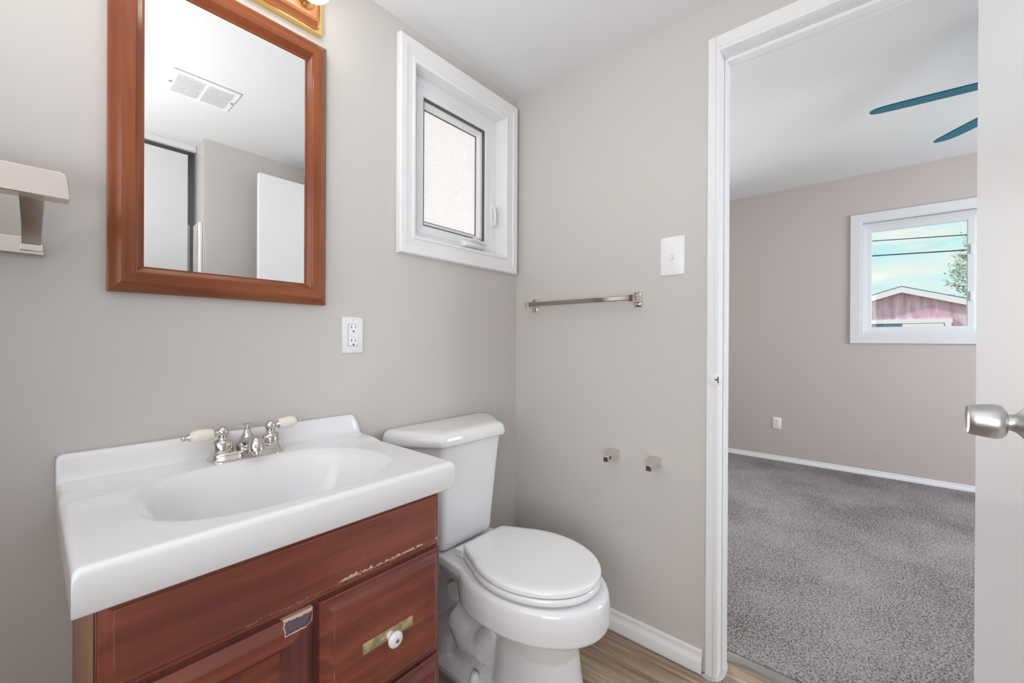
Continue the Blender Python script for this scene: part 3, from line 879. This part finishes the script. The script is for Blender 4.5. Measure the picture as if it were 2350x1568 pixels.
# ================================================================== METAL TOWEL RACK (left edge)
t = thing('towel_rack', (-1.60, 0, 1.26), 'flat polished metal towel rack on the wall at the left edge', 'towel rack')
def flat_plate(x0, x1, y0, y1, z0, z1, r):
    b = NB()
    pl = rpoly([(x0, z0), (x1, z0), (x1 - 0.004, z1), (x0, z1)], [0.004, 0.004, r, r], 6)
    ring_loft(b, [[(x, y, z) for x, z in pl] for y in (y0, y1)])
    return b
obj('back_plate', flat_plate(-1.85, -1.4305, -0.016, 0.0, 1.2495, 1.2815, 0.010), M['nickel'], t, smooth=30, bevel=0.0012)
obj('front_bar', flat_plate(-1.86, -1.4025, -0.136, -0.098, 1.3365, 1.3840, 0.012), M['nickel'], t, smooth=30, bevel=0.0016)
for ax in (-1.4475, -1.80):
    b = NB()
    ring_loft(b, [[(ax - w, y, z - 0.0025), (ax + w, y, z - 0.0025), (ax + w, y, z + 0.0025), (ax - w, y, z + 0.0025)] for y, z, w in ((-0.012, 1.263, 0.012), (-0.060, 1.300, 0.0130), (-0.104, 1.339, 0.0150))])
    ar = obj('arm', b, M['nickel'], t, smooth=30, bevel=0.001)
    b = NB(); box(b, ax - 0.0145, ax + 0.0145, -0.021, -0.014, 1.2555, 1.2700)
    obj('arm_socket', b, M['chrome'], ar, bevel=0.001)

# ================================================================== VANITY
CX0, CX1, CY = -1.392, -0.806, -0.425       # carcass
CTOP, CBOT = 0.737, 0.744
t = thing('vanity_cabinet', ((CX0 + CX1) / 2, -0.21, 0), 'dark cherry wood vanity cabinet with worn edges under the white sink top', 'cabinet')
van = t
b = NB(); box(b, CX0, CX0 + 0.016, CY + 0.002, -0.004, 0.0, CTOP); 
obj('side_panel', b, M['sidepanel'], t)['label'] = 'tan wooden side panel'
b = NB(); box(b, CX1 - 0.016, CX1, CY + 0.002, -0.004, 0.0, CTOP); box(b, CX0 + 0.016, CX1 - 0.016, CY + 0.004, -0.004, 0.09, 0.105)
box(b, CX0 + 0.016, CX1 - 0.016, CY + 0.06, CY + 0.07, 0.0, 0.09)
obj('carcass', b, M['cherryv'], t)
b = NB()
FY = CY - 0.0
box(b, CX0, CX0 + 0.035, FY - 0.004, FY + 0.014, 0.09, CTOP); box(b, CX1 - 0.03, CX1, FY - 0.004, FY + 0.014, 0.09, CTOP)
box(b, CX0 + 0.035, CX1 - 0.03, FY - 0.004, FY + 0.014, 0.58, CTOP); box(b, -1.112, -1.088, FY - 0.004, FY + 0.014, 0.09, 0.58)
box(b, CX0 + 0.035, CX1 - 0.03, FY - 0.004, FY + 0.014, 0.09, 0.12)
obj('face_frame', b, M['cherryv'], t, bevel=0.001)


def raised(x0, x1, z0, z1, y0, d, edge=0.016):
    """slab front with a cove edge; the last narrow ring is the worn arris"""
    b = NB()
    rings = []
    for i, h in ((0, 0.0), (0, d * 0.36), (edge * 0.12, d * 0.46), (edge * 0.34, d * 0.50), (edge * 0.62, d * 0.62), (edge * 0.84, d * 0.80), (edge * 0.95, d * 0.985), (edge, d), (edge + 0.0014, d)):
        rings.append([(x0 + i, y0 - h, z0 + i), (x1 - i, y0 - h, z0 + i), (x1 - i, y0 - h, z1 - i), (x0 + i, y0 - h, z1 - i)])
    ring_loft(b, rings)
    b.faces.ensure_lookup_table()
    for k in (6, 7):
        for q in range(4):
            b.faces[k * 4 + q].material_index = 1
    return b


obj('false_front', raised(CX0 + 0.002, CX1 - 0.002, 0.602, 0.735, FY - 0.004, 0.014, 0.015), [M['cherry_front'], M['worn']], t, smooth=25)
dr1 = obj('drawer', raised(-1.093, CX1, 0.348, 0.594, FY - 0.004, 0.022, 0.022), [M['cherry'], M['worn']], t, smooth=25)
dr2 = obj('drawer', raised(-1.093, CX1, 0.095, 0.340, FY - 0.004, 0.022, 0.022), [M['cherry'], M['worn']], t, smooth=25)
mapV = lambda u, v, h: (u, FY - 0.026 - h, v)
for d_, z in ((dr1, 0.467), (dr2, 0.218)):
    b = NB()
    pl = rpoly([(-1.013, z - 0.011), (-0.893, z - 0.011), (-0.893, z + 0.011), (-1.013, z + 0.011)], 0.003, 3)
    ring_loft(b, [[mapV(x, zz, h) for x, zz in pl] for h in (0, 0.0022)])
    obj('back_plate', b, M['agedbrass'], d_, smooth=30, bevel=0.0006)
    b = NB()
    lathe(b, [(0.0022, 0.0085), (0.006, 0.0085), (0.007, 0.006), (0.014, 0.0055), (0.016, 0.012), (0.018, 0.0155), (0.022, 0.0168), (0.026, 0.0160), (0.0285, 0.012), (0.0295, 0.006)], (-0.951, FY - 0.026, z - 0.002), (0, -1, 0), 28)
    kn = obj('knob', b, M['ceramic'], d_, smooth=60); kn['label'] = 'white porcelain knob'
    b = NB(); lathe(b, [(0.0285, 0.0042), (0.0305, 0.0035)], (-0.951, FY - 0.026, z - 0.002), (0, -1, 0), 12)
    obj('knob_screw', b, M['steel'], kn)
# cabinet door with raised frame and recessed panel
DX0, DX1, DZ0, DZ1 = CX0 + 0.008, -1.106, 0.095, 0.594
b = NB()
frame(b, DX0 + 0.055, DX1 - 0.055, DZ0 + 0.055, DZ1 - 0.055, [(0, 0.004), (0.0, 0.008), (0.004, 0.010), (0.012, 0.020), (0.016, 0.022), (0.033, 0.022), (0.038, 0.0215), (0.046, 0.016), (0.052, 0.012), (0.055, 0.009), (0.055, 0.0), (0, 0.0)], lambda u, v, h: (u, FY - 0.004 - h, v))
dj = obj('cabinet_door', b, [M['cherryv_door'], M['cherry_door']], t, smooth=25)
for p in dj.data.polygons:
    c = p.center + t.location
    dx = max(DX0 + 0.055 - c.x, c.x - DX1 + 0.055); dz = max(DZ0 + 0.055 - c.z, c.z - DZ1 + 0.055)
    p.material_index = 1 if dz > dx else 0
obj('door_panel', raised(DX0 + 0.054, DX1 - 0.054, DZ0 + 0.054, DZ1 - 0.054, FY - 0.0045, 0.014, 0.045), [M['cherry'], M['worn']], dj, smooth=25)
# ---- sink top
t = thing('sink_top', (-1.0975, -0.23, 0.737), 'white one-piece sink top with oval basin and backsplash on the cherry cabinet', 'sink')
SX0, SX1, SY0, SY1 = -1.416, -0.782, -0.468, -0.002


def sst(e0, e1, x):
    t_ = max(0.0, min(1.0, (x - e0) / (e1 - e0)))
    return t_ * t_ * (3 - 2 * t_)


def sink_z(x, y):
    z = 0.800
    z += 0.006 * sst(-0.155, -0.105, y)
    # basin
    cx_, cy_, a_, b_ = -1.100, -0.268, 0.226, 0.158
    ux, uy = abs(x - cx_) / a_, (y - cy_) / b_
    n_ = 2.7
    d = (ux ** n_ + abs(uy) ** n_) ** (1 / n_)
    z -= 0.112 * sst(1.0, 0.60, d) + 0.006 * sst(1.05, 0.98, d)
    if d < 0.6:
        z -= 0.010 * (0.6 - d)
    # backsplash with a scooped right end
    fx = 1 - sst(-0.806, -0.764, x)
    z += (0.0515 * sst(-0.036, -0.020, y) + 0.004 * sst(-0.060, -0.036, y)) * fx
    # rounded outer edges
    r = 0.011
    for dd in (y - SY0, x - SX0, SX1 - x):
        if dd < r:
            z -= r - math.sqrt(max(0.0, r * r - (r - dd) ** 2))
    if SY1 - y < 0.006:
        z -= (0.006 - math.sqrt(max(0, 0.006 ** 2 - (0.006 - (SY1 - y)) ** 2))) * fx
    return z


def axis_pts(a, b_, step, extra_lo, extra_hi):
    base = []
    n_ = int((b_ - a) / step)
    base = [a + (b_ - a) * i / n_ for i in range(n_ + 1)]
    ex = [a + e for e in extra_lo] + [b_ - e for e in extra_hi]
    return sorted(set(round(v, 6) for v in base + ex))


e_ = (0.0006, 0.0015, 0.003, 0.005, 0.0075)
xs = axis_pts(SX0, SX1, 0.0036, e_, e_)
ys = axis_pts(SY0, SY1, 0.0032, e_, e_)
b = NB()
g = [[b.verts.new((x, y, sink_z(x, y))) for y in ys] for x in xs]
for i in range(len(xs) - 1):
    for j in range(len(ys) - 1):
        b.faces.new((g[i][j], g[i + 1][j], g[i + 1][j + 1], g[i][j + 1]))
border = [g[i][0] for i in range(len(xs))] + [g[-1][j] for j in range(1, len(ys))] + [g[i][-1] for i in range(len(xs) - 2, -1, -1)] + [g[0][j] for j in range(len(ys) - 2, 0, -1)]
lows = []
for v in border:
    lows.append(b.verts.new((v.co.x, v.co.y, 0.740)))
lows2 = []
for v in border:
    lows2.append(b.verts.new((max(SX0 + 0.003, min(SX1 - 0.003, v.co.x)), max(SY0 + 0.003, v.co.y), 0.737)))
n_ = len(border)
for i in range(n_):
    j = (i + 1) % n_
    b.faces.new((border[j], border[i], lows[i], lows[j]))
    b.faces.new((lows[j], lows[i], lows2[i], lows2[j]))
# underside rim
inn = [b.verts.new((max(SX0 + 0.022, min(SX1 - 0.022, v.co.x)), max(SY0 + 0.022, min(SY1 - 0.004, v.co.y)), 0.737)) for v in border]
for i in range(n_):
    j = (i + 1) % n_
    try:
        b.faces.new((lows2[j], lows2[i], inn[i], inn[j]))
    except ValueError:
        pass
bmesh.ops.remove_doubles(b, verts=inn, dist=1e-5)
so_ = obj('basin_top', b, M['marble'], t, smooth=60)
b = NB(); lathe(b, [(0, 0.022), (0.002, 0.022), (0.003, 0.019), (0.0015, 0.012), (0.003, 0.0)], (-1.10, -0.268, 0.6785), (0, 0, 1), 24)
obj('drain', b, M['chrome'], t)
b = NB(); tube(b, [(SX0 - 0.001, -0.003, 0.8575), (-1.2, -0.003, 0.8595), (-1.0, -0.003, 0.8588), (-0.81, -0.003, 0.8582)], 0.0022, 8)
obj('caulk_bead', b, M['caulk'], t)

# ---- faucet
FX, FYc, FZ = -1.100, -0.062, 0.806
t = thing('faucet', (FX, FYc, FZ), 'two-handle chrome faucet with cream porcelain levers on the white sink top', 'faucet')
b = NB()
ring_loft(b, [stadium(FX, FYc, FZ - 0.001 + h, 0.052, r) for h, r in ((0, 0.0305), (0.0045, 0.0308), (0.006, 0.0295), (0.0085, 0.0285), (0.011, 0.0255), (0.0145, 0.0245), (0.018, 0.0222), (0.0195, 0.0200), (0.020, 0.018))])
obj('base_plate', b, M['chrome'], t, smooth=40)
for s in (-1, 1):
    hx = FX + s * 0.052
    b = NB()
    lathe(b, [(0.018, 0.0205), (0.021, 0.0212), (0.0225, 0.0200), (0.0235, 0.0208), (0.042, 0.0202), (0.044, 0.0188), (0.0465, 0.0150), (0.0485, 0.0112), (0.051, 0.0100), (0.0535, 0.0106), (0.055, 0.0090)], (hx, FYc, FZ), (0, 0, 1), 32)
    h_ = obj('handle', b, M['chrome'], t, smooth=40)
    b = NB(); lathe(b, [(-0.0135 * math.cos(R(a)), 0.0135 * math.sin(R(a))) for a in range(0, 181, 12)], (hx, FYc, FZ + 0.0655), (0, 0, 1), 28)
    obj('ball', b, M['chrome'], h_, smooth=80)
    ax = Vector((s * 0.985, -0.03 if s < 0 else 0.06, 0.07 if s > 0 else -0.03)).normalized()
    o0 = Vector((hx, FYc, FZ + 0.0645))
    b = NB(); lathe(b, [(0.010, 0.0075), (0.013, 0.0065), (0.0155, 0.0078), (0.0175, 0.0100), (0.0195, 0.0105)], o0, ax, 20)
    obj('lever_collar', b, M['chrome'], h_)
    b = NB(); lathe(b, [(0.019, 0.0110), (0.0205, 0.0124), (0.030, 0.0140), (0.044, 0.0152), (0.052, 0.0148), (0.058, 0.0124), (0.062, 0.0096), (0.0635, 0.0080)], o0, ax, 28)
    lv = obj('lever', b, M['porc'], h_, smooth=60); lv['label'] = 'cream porcelain lever'
    b = NB(); lathe(b, [(0.063, 0.0086), (0.0655, 0.0082), (0.068, 0.0054), (0.070, 0.0046), (0.0715, 0.0056), (0.0745, 0.0064), (0.078, 0.0054), (0.0795, 0.0012)], o0, ax, 18)
    obj('lever_tip', b, M['chrome'], h_, smooth=60)
b = NB()
lathe(b, [(0.016, 0.0215), (0.022, 0.0240), (0.028, 0.0242), (0.034, 0.0222), (0.040, 0.0186), (0.047, 0.0138), (0.053, 0.0100), (0.057, 0.0080), (0.063, 0.0072), (0.064, 0.0064)], (FX, FYc + 0.002, FZ), (0, 0, 1), 32)
obj('spout_body', b, M['chrome'], t, smooth=60)
b = NB()
sp = [(FX, FYc + 0.002, FZ + 0.029), (FX, FYc - 0.016, FZ + 0.034), (FX, FYc - 0.032, FZ + 0.040), (FX, FYc - 0.048, FZ + 0.043), (FX, FYc - 0.060, FZ + 0.040), (FX, FYc - 0.067, FZ + 0.031), (FX, FYc - 0.068, FZ + 0.022)]
tube(b, sp, [0.0170, 0.0155, 0.0150, 0.0160, 0.0172, 0.0174, 0.0168], 24, 1.0, 0.88, True, (1, 0, 0))
spt = obj('spout', b, M['chrome'], t, smooth=60)
b = NB(); lathe(b, [(0, 0.0105), (0.006, 0.010)], (FX, FYc - 0.068, FZ + 0.0165), (0, 0, 1), 18); obj('aerator', b, M['chrome'], spt)
b = NB(); lathe(b, [(0.0625, 0.0060), (0.0648, 0.0074), (0.0655, 0.0046), (0.0745, 0.0043), (0.0760, 0.0105), (0.0776, 0.0112), (0.0790, 0.0086), (0.0794, 0.001)], (FX, FYc + 0.002, FZ), (0, 0, 1), 24)
obj('lift_rod', b, M['chrome'], t, smooth=40)

# ================================================================== TOILET
TX = -0.452
t = thing('toilet', (TX, -0.36, 0), 'white two-piece toilet with closed lid in the corner under the window', 'toilet')
# bowl, pedestal, trapway and deck grown into one ceramic body
b = NB()
def ring_e(z, hw, yb, yf, **k): return egg(TX, yb, yf, z, hw, **k)
ring_loft(b, [ring_e(0.232, 0.090, -0.30, -0.600), ring_e(0.248, 0.104, -0.28, -0.616), ring_e(0.265, 0.122, -0.25, -0.632), ring_e(0.284, 0.150, -0.22, -0.660), ring_e(0.297, 0.174, -0.22, -0.682), ring_e(0.302, 0.1815, -0.21, -0.6885), ring_e(0.306, 0.183, -0.21, -0.690), ring_e(0.345, 0.185, -0.21, -0.692), ring_e(0.370, 0.183, -0.21, -0.690), ring_e(0.383, 0.180, -0.21, -0.687), ring_e(0.392, 0.172, -0.22, -0.678)])
# pedestal column
ring_loft(b, [ring_e(0.0, 0.118, -0.33, -0.622, nb=2.6, nf=2.4), ring_e(0.02, 0.116, -0.33, -0.620, nb=2.6, nf=2.4), ring_e(0.12, 0.102, -0.34, -0.604, nb=2.6, nf=2.4), ring_e(0.20, 0.096, -0.34, -0.596, nb=2.6, nf=2.4), ring_e(0.26, 0.105, -0.34, -0.606, nb=2.6, nf=2.4)])
# deck under the tank
ring_loft(b, [[(x, y, z) for x, y in rpoly([(TX - w, -0.035), (TX - w2, -0.36), (TX + w2, -0.36), (TX + w, -0.035)], 0.03)] for z, w, w2 in ((0.318, 0.085, 0.125), (0.345, 0.108, 0.150), (0.372, 0.118, 0.160), (0.392, 0.114, 0.156))])
# rear body + foot
ring_loft(b, [[(x, y, z) for x, y in rpoly([(TX - w, y1), (TX - w, -0.40), (TX + w, -0.40), (TX + w, y1)], 0.03)] for z, w, y1 in ((0.03, 0.075, -0.07), (0.16, 0.066, -0.07), (0.26, 0.064, -0.06), (0.34, 0.085, -0.05))])
ring_loft(b, [[(x, y, z) for x, y in rpoly([(TX - w, -0.06), (TX - w, -0.46), (TX + w, -0.46), (TX + w, -0.06)], 0.05)] for z, w in ((0.0, 0.112), (0.018, 0.112), (0.034, 0.098), (0.040, 0.085))])
# trapway bulge on both sides
for s in (-1, 1):
    tube(b, [(TX + s * 0.040, -0.36, 0.20), (TX + s * 0.052, -0.30, 0.12), (TX + s * 0.054, -0.235, 0.115), (TX + s * 0.052, -0.185, 0.165), (TX + s * 0.050, -0.14, 0.12), (TX + s * 0.05, -0.115, 0.03)], [0.045, 0.050, 0.052, 0.050, 0.048, 0.050], 18)
bowl = obj('bowl', b, M['ceramic'], t, smooth=0)
remesh(bowl, 0.0036, 3)
for s in (-1, 1):
    b = NB(); lathe(b, [(0, 0.030), (0.010, 0.030), (0.014, 0.027), (0.0145, 0.0)], (TX + s * 0.078, -0.190, 0.265), (s, 0, 0.1), 28)
    obj('side_plug', b, M['ceramic'], bowl)
    b = NB(); lathe(b, [(0, 0.019), (0.006, 0.0185), (0.026, 0.0115), (0.030, 0.008), (0.031, 0.0)], (TX + s * 0.098, -0.30, 0.030), (0, 0, 1), 20)
    obj('bolt_cap', b, M['plate'], bowl)
# seat ring and lid
def lid_ring(z, hw, yf, inset=0.0):
    pts = []
    yb = -0.238 - inset
    hb = 0.088 - inset
    # back edge, concave shoulders, then egg to the front
    yc, hw_ = -0.452, hw - inset
    yf = yf + inset
    ang0 = 40
    n_ = 40
    top = []
    for k in range(n_ + 1):
        a = R(ang0 - (ang0 + 90) * k / n_)
        L_ = 0.200 if a > 0 else (yc - yf)
        top.append((hw_ * math.cos(a) ** (0.92 if a > 0 else 1.0) if math.cos(a) > 0 else 0.0, yc + L_ * math.sin(a)))
    sh = []
    x1, y1 = top[0]
    for k in range(8):
        q = k / 8
        x = hb + (x1 - hb) * q
        y = yb + (y1 - yb) * (q ** 1.35)
        sh.append((x, y))
    right = sh + top
    for x, y in right: pts.append((TX + x, y, z))
    for x, y in reversed(right[:-1]): pts.append((TX - x, y, z))
    return pts
LHW, LYF = 0.170, -0.662
b = NB(); ring_loft(b, [lid_ring(0.398, LHW - 0.004, LYF + 0.004), lid_ring(0.402, LHW, LYF), lid_ring(0.412, LHW, LYF), lid_ring(0.417, LHW - 0.004, LYF + 0.004)])
obj('seat', b, M['seat'], t, smooth=50)
b = NB(); ring_loft(b, [lid_ring(0.4205, LHW, LYF, 0.003), lid_ring(0.423, LHW, LYF, 0.0), lid_ring(0.433, LHW, LYF, 0.0), lid_ring(0.4375, LHW, LYF, 0.003), lid_ring(0.4395, LHW, LYF, 0.008), lid_ring(0.4405, LHW, LYF, 0.03)])
obj('lid', b, M['seat'], t, smooth=50)
for s in (-1, 1):
    b = NB(); box(b, TX + s * 0.075 - 0.022, TX + s * 0.075 + 0.022, -0.243, -0.206, 0.393, 0.4165)
    obj('hinge', b, M['seat'], t, bevel=0.003)
# tank
b = NB()
TXX = -0.460
def tank_pl(hw, yb, yf, ch):
    return rpoly([(TXX - hw, yb), (TXX - hw, yb - 0.05), (TXX - hw + ch, yf), (TXX + hw - ch, yf), (TXX + hw, yb - 0.05), (TXX + hw, yb)], [0.02, 0.04, 0.018, 0.018, 0.04, 0.02], 6)
ring_loft(b, [[(x, y, z) for x, y in tank_pl(hw, -0.012, yf, ch)] for z, hw, yf, ch in ((0.394, 0.150, -0.160, 0.05), (0.402, 0.164, -0.172, 0.055), (0.42, 0.172, -0.178, 0.06), (0.60, 0.198, -0.190, 0.076), (0.755, 0.220, -0.200, 0.085))])
obj('tank', b, M['ceramic'], t, smooth=40)
b = NB()
ring_loft(b, [[(x, y, z) for x, y in tank_pl(0.240 - i, -0.006 - i * 0.5, -0.218 + i, 0.093)] for z, i in ((0.748, 0.008), (0.750, 0.003), (0.756, 0.0), (0.776, 0.003), (0.786, 0.007), (0.792, 0.013), (0.7955, 0.022), (0.797, 0.045))])
obj('tank_lid', b, M['ceramic'], t, smooth=50)

# ================================================================== CEILING FAN (bedroom)
FC = Vector((1.25, -1.93, 0))
t = thing('ceiling_fan', (FC.x, FC.y, 2.47), 'ceiling fan with teal blades in the bedroom behind the open door', 'ceiling fan')
b = NB(); lathe(b, [(0, 0.065), (0.03, 0.06), (0.055, 0.03), (0.055, 0.012), (0.16, 0.012)], (FC.x, FC.y, 2.47), (0, 0, -1), 24)
obj('canopy', b, M['satin'], t)
b = NB(); lathe(b, [(0, 0.03), (0.01, 0.09), (0.03, 0.11), (0.09, 0.11), (0.11, 0.08), (0.13, 0.05)], (FC.x, FC.y, 2.31), (0, 0, -1), 28)
obj('motor', b, M['satin'], t)
for k in range(6):
    a = R(94 - 58.5) + R(60) * (k - 0) if k != 1 else R(94)
    d = Vector((math.cos(a), math.sin(a), 0)); s = Vector((-d.y, d.x, 0))
    b = NB()
    rings = []
    tilt = R(-11)
    for r_0, w in ((0.16, 0.050), (0.20, 0.058), (0.40, 0.066), (0.60, 0.066), (0.66, 0.060), (0.69, 0.046), (0.703, 0.026), (0.707, 0.010)):
        rr = []
        for (q, h) in ((-1, -0.003), (1, -0.003), (1, 0.003), (-1, 0.003)):
            off = s * (q * w * math.cos(tilt)) + Vector((0, 0, q * w * math.sin(tilt) + h))
            rr.append(FC + d * r_0 + off + Vector((0, 0, 2.205)))
        rings.append(rr)
    ring_loft(b, rings)
    bl = obj('blade', b, M['teal'], t, smooth=30, bevel=0.001)
    b = NB(); tube(b, [FC + d * 0.09 + Vector((0, 0, 2.235)), FC + d * 0.14 + Vector((0, 0, 2.22)), FC + d * 0.22 + Vector((0, 0, 2.214))], [0.014, 0.012, 0.012], 10, 1.6, 0.5)
    obj('blade_arm', b, M['satin'], bl)

# ================================================================== OUTSIDE
b = NB(); box(b, -30, 60, -60, 60, -0.75, -0.65)
struct('ground', b, M['ground'], 'dry grass ground outside', smooth=0)
SXF = 14.0
t = thing('shed', (SXF + 1.5, -1.93, -0.65), 'weathered red shed with white trim seen through the bedroom window', 'shed')
RY, RZ = -1.93, 2.60
def roof_z(y, dz=0): return RZ - abs(y - RY) * 0.335 + dz
b = NB()
YL, YR = 0.55, -4.4
ring_loft(b, [[(x, YL, -0.65), (x, YR, -0.65), (x, YR, roof_z(YR, -0.10)), (x, RY, roof_z(RY, -0.10)), (x, YL, roof_z(YL, -0.10))] for x in (SXF, SXF + 3)])
obj('walls', b, M['siding'], t, smooth=0)
b = NB()
ring_loft(b, [[(x, YL + 0.25, roof_z(YL + 0.25, -0.02)), (x, RY, roof_z(RY, -0.02)), (x, YR - 0.25, roof_z(YR - 0.25, -0.02)), (x, YR - 0.25, roof_z(YR - 0.25, 0.03)), (x, RY, roof_z(RY, 0.03)), (x, YL + 0.25, roof_z(YL + 0.25, 0.03))] for x in (SXF - 0.12, SXF + 3.1)])
obj('roof', b, M['shingle'], t, smooth=0)
b = NB()
ring_loft(b, [[(x, YL + 0.25, roof_z(YL + 0.25, -0.15)), (x, RY, roof_z(RY, -0.15)), (x, YR - 0.25, roof_z(YR - 0.25, -0.15)), (x, YR - 0.25, roof_z(YR - 0.25, 0.0)), (x, RY, roof_z(RY, 0.0)), (x, YL + 0.25, roof_z(YL + 0.25, 0.0))] for x in (SXF - 0.16, SXF - 0.121)])
obj('fascia', b, M['shedwhite'], t, smooth=0)
b = NB()
box(b, SXF - 0.05, SXF, -2.90, -0.95, 1.615, 1.725); box(b, SXF - 0.05, SXF, -2.88, -2.76, -0.6, 1.615); box(b, SXF - 0.05, SXF, -1.09, -0.97, -0.6, 1.615)
obj('door_trim', b, M['shedwhite'], t, smooth=0)
def shed_leaf(y0, y1):
    b = NB(); box(b, SXF - 0.03, SXF - 0.005, y0, y1, -0.6, 1.60)
    d_ = obj('door_leaf', b, M['siding'], t, smooth=0)
    b = NB()
    box(b, SXF - 0.055, SXF - 0.03, y0, y1, 1.48, 1.60); box(b, SXF - 0.055, SXF - 0.03, y0, y0 + 0.1, -0.6, 1.48); box(b, SXF - 0.055, SXF - 0.03, y1 - 0.1, y1, -0.6, 1.48); box(b, SXF - 0.055, SXF - 0.03, y0 + 0.1, y1 - 0.1, 0.4, 0.5)
    for (ya, yb) in ((y0 + 0.1, y1 - 0.1), (y1 - 0.1, y0 + 0.1)):
        dy = 0.05 if yb > ya else -0.05
        ring_loft(b, [[(x, ya - dy, 1.48), (x, ya + dy * 2.2, 1.48), (x, yb + dy, 0.5), (x, yb - dy * 2.2, 0.5)] for x in (SXF - 0.050, SXF - 0.030)])
    obj('door_brace', b, M['shedwhite'], d_, smooth=0)
shed_leaf(-2.74, -1.96)
b = NB(); box(b, SXF - 0.03, SXF - 0.005, -1.94, -1.11, 0.9, 1.60)
obj('window_pane', b, M['shedpane'], t, smooth=0)

# wires
for i, (za, zb, lab) in enumerate(((3.577, 3.475, 'upper dark overhead wire seen through the bedroom window'), (3.215, 3.141, 'lower dark overhead wire seen through the bedroom window'))):
    sl = (zb - za) / (-2.983 + 1.385)
    b = NB()
    tube(b, [(12.0, y, za + sl * (y + 1.385) + 0.0006 * (y + 2.1) ** 2) for y in (14, 9, 5, 2, 0, -1.4, -2.2, -3, -5, -9, -14)], 0.011 if i == 0 else 0.015, 8)
    o = obj('overhead_wire', b, M['black'], None)
    tag(o, lab, 'wire', 'overhead wires')

# tree behind the shed
TRX, TRY = 18.5, -4.55
t = thing('tree', (TRX, TRY, -0.65), 'leafy pale green tree rising behind the shed roof', 'tree')
b = NB()
tube(b, [(TRX, TRY, -0.65), (TRX + 0.05, TRY, 1.2), (TRX, TRY + 0.1, 2.6), (TRX + 0.1, TRY, 4.2), (TRX, TRY + 0.05, 5.6)], [0.18, 0.15, 0.11, 0.07, 0.02], 10)
tips = []
rnd = random.Random(3)
for k in range(34):
    z0 = 1.6 + 2.5 * rnd.random() + (1.0 if k % 7 == 0 else 0)
    a = rnd.uniform(0, 2 * PI)
    if k % 2 == 0: a = rnd.uniform(R(50), R(140))
    L_ = rnd.uniform(0.7, 1.45) * (1.0 if z0 < 4 else 0.7)
    p0 = Vector((TRX, TRY + 0.05, z0)); p2 = p0 + Vector((math.cos(a) * L_, math.sin(a) * L_, rnd.uniform(0.2, 0.7)))
    p1 = (p0 + p2) / 2 + Vector((0, 0, 0.08))
    tube(b, [p0, p1, p2], [0.03, 0.02, 0.008], 6)
    tips.append((p0, p1, p2))
obj('trunk', b, M['bark'], t)
b = NB()
for p0, p1, p2 in tips:
    for k in range(95):
        q = rnd.random() ** 0.6
        c = (p1.lerp(p2, q) if rnd.random() < 0.75 else p0.lerp(p1, q)) + Vector((rnd.gauss(0, 0.09), rnd.gauss(0, 0.09), rnd.gauss(0, 0.08)))
        n1 = Vector((rnd.gauss(0, 1), rnd.gauss(0, 1), rnd.gauss(0, 1))).normalized()
        n2 = n1.orthogonal().normalized(); s_ = rnd.uniform(0.022, 0.042)
        vs = [b.verts.new(c + n1 * s_ * 1.5), b.verts.new(c + n2 * s_), b.verts.new(c - n1 * s_ * 1.5), b.verts.new(c - n2 * s_)]
        b.faces.new(vs)
lf = obj('foliage', b, M['leaf'], t, smooth=0)
lf['kind'] = 'stuff'
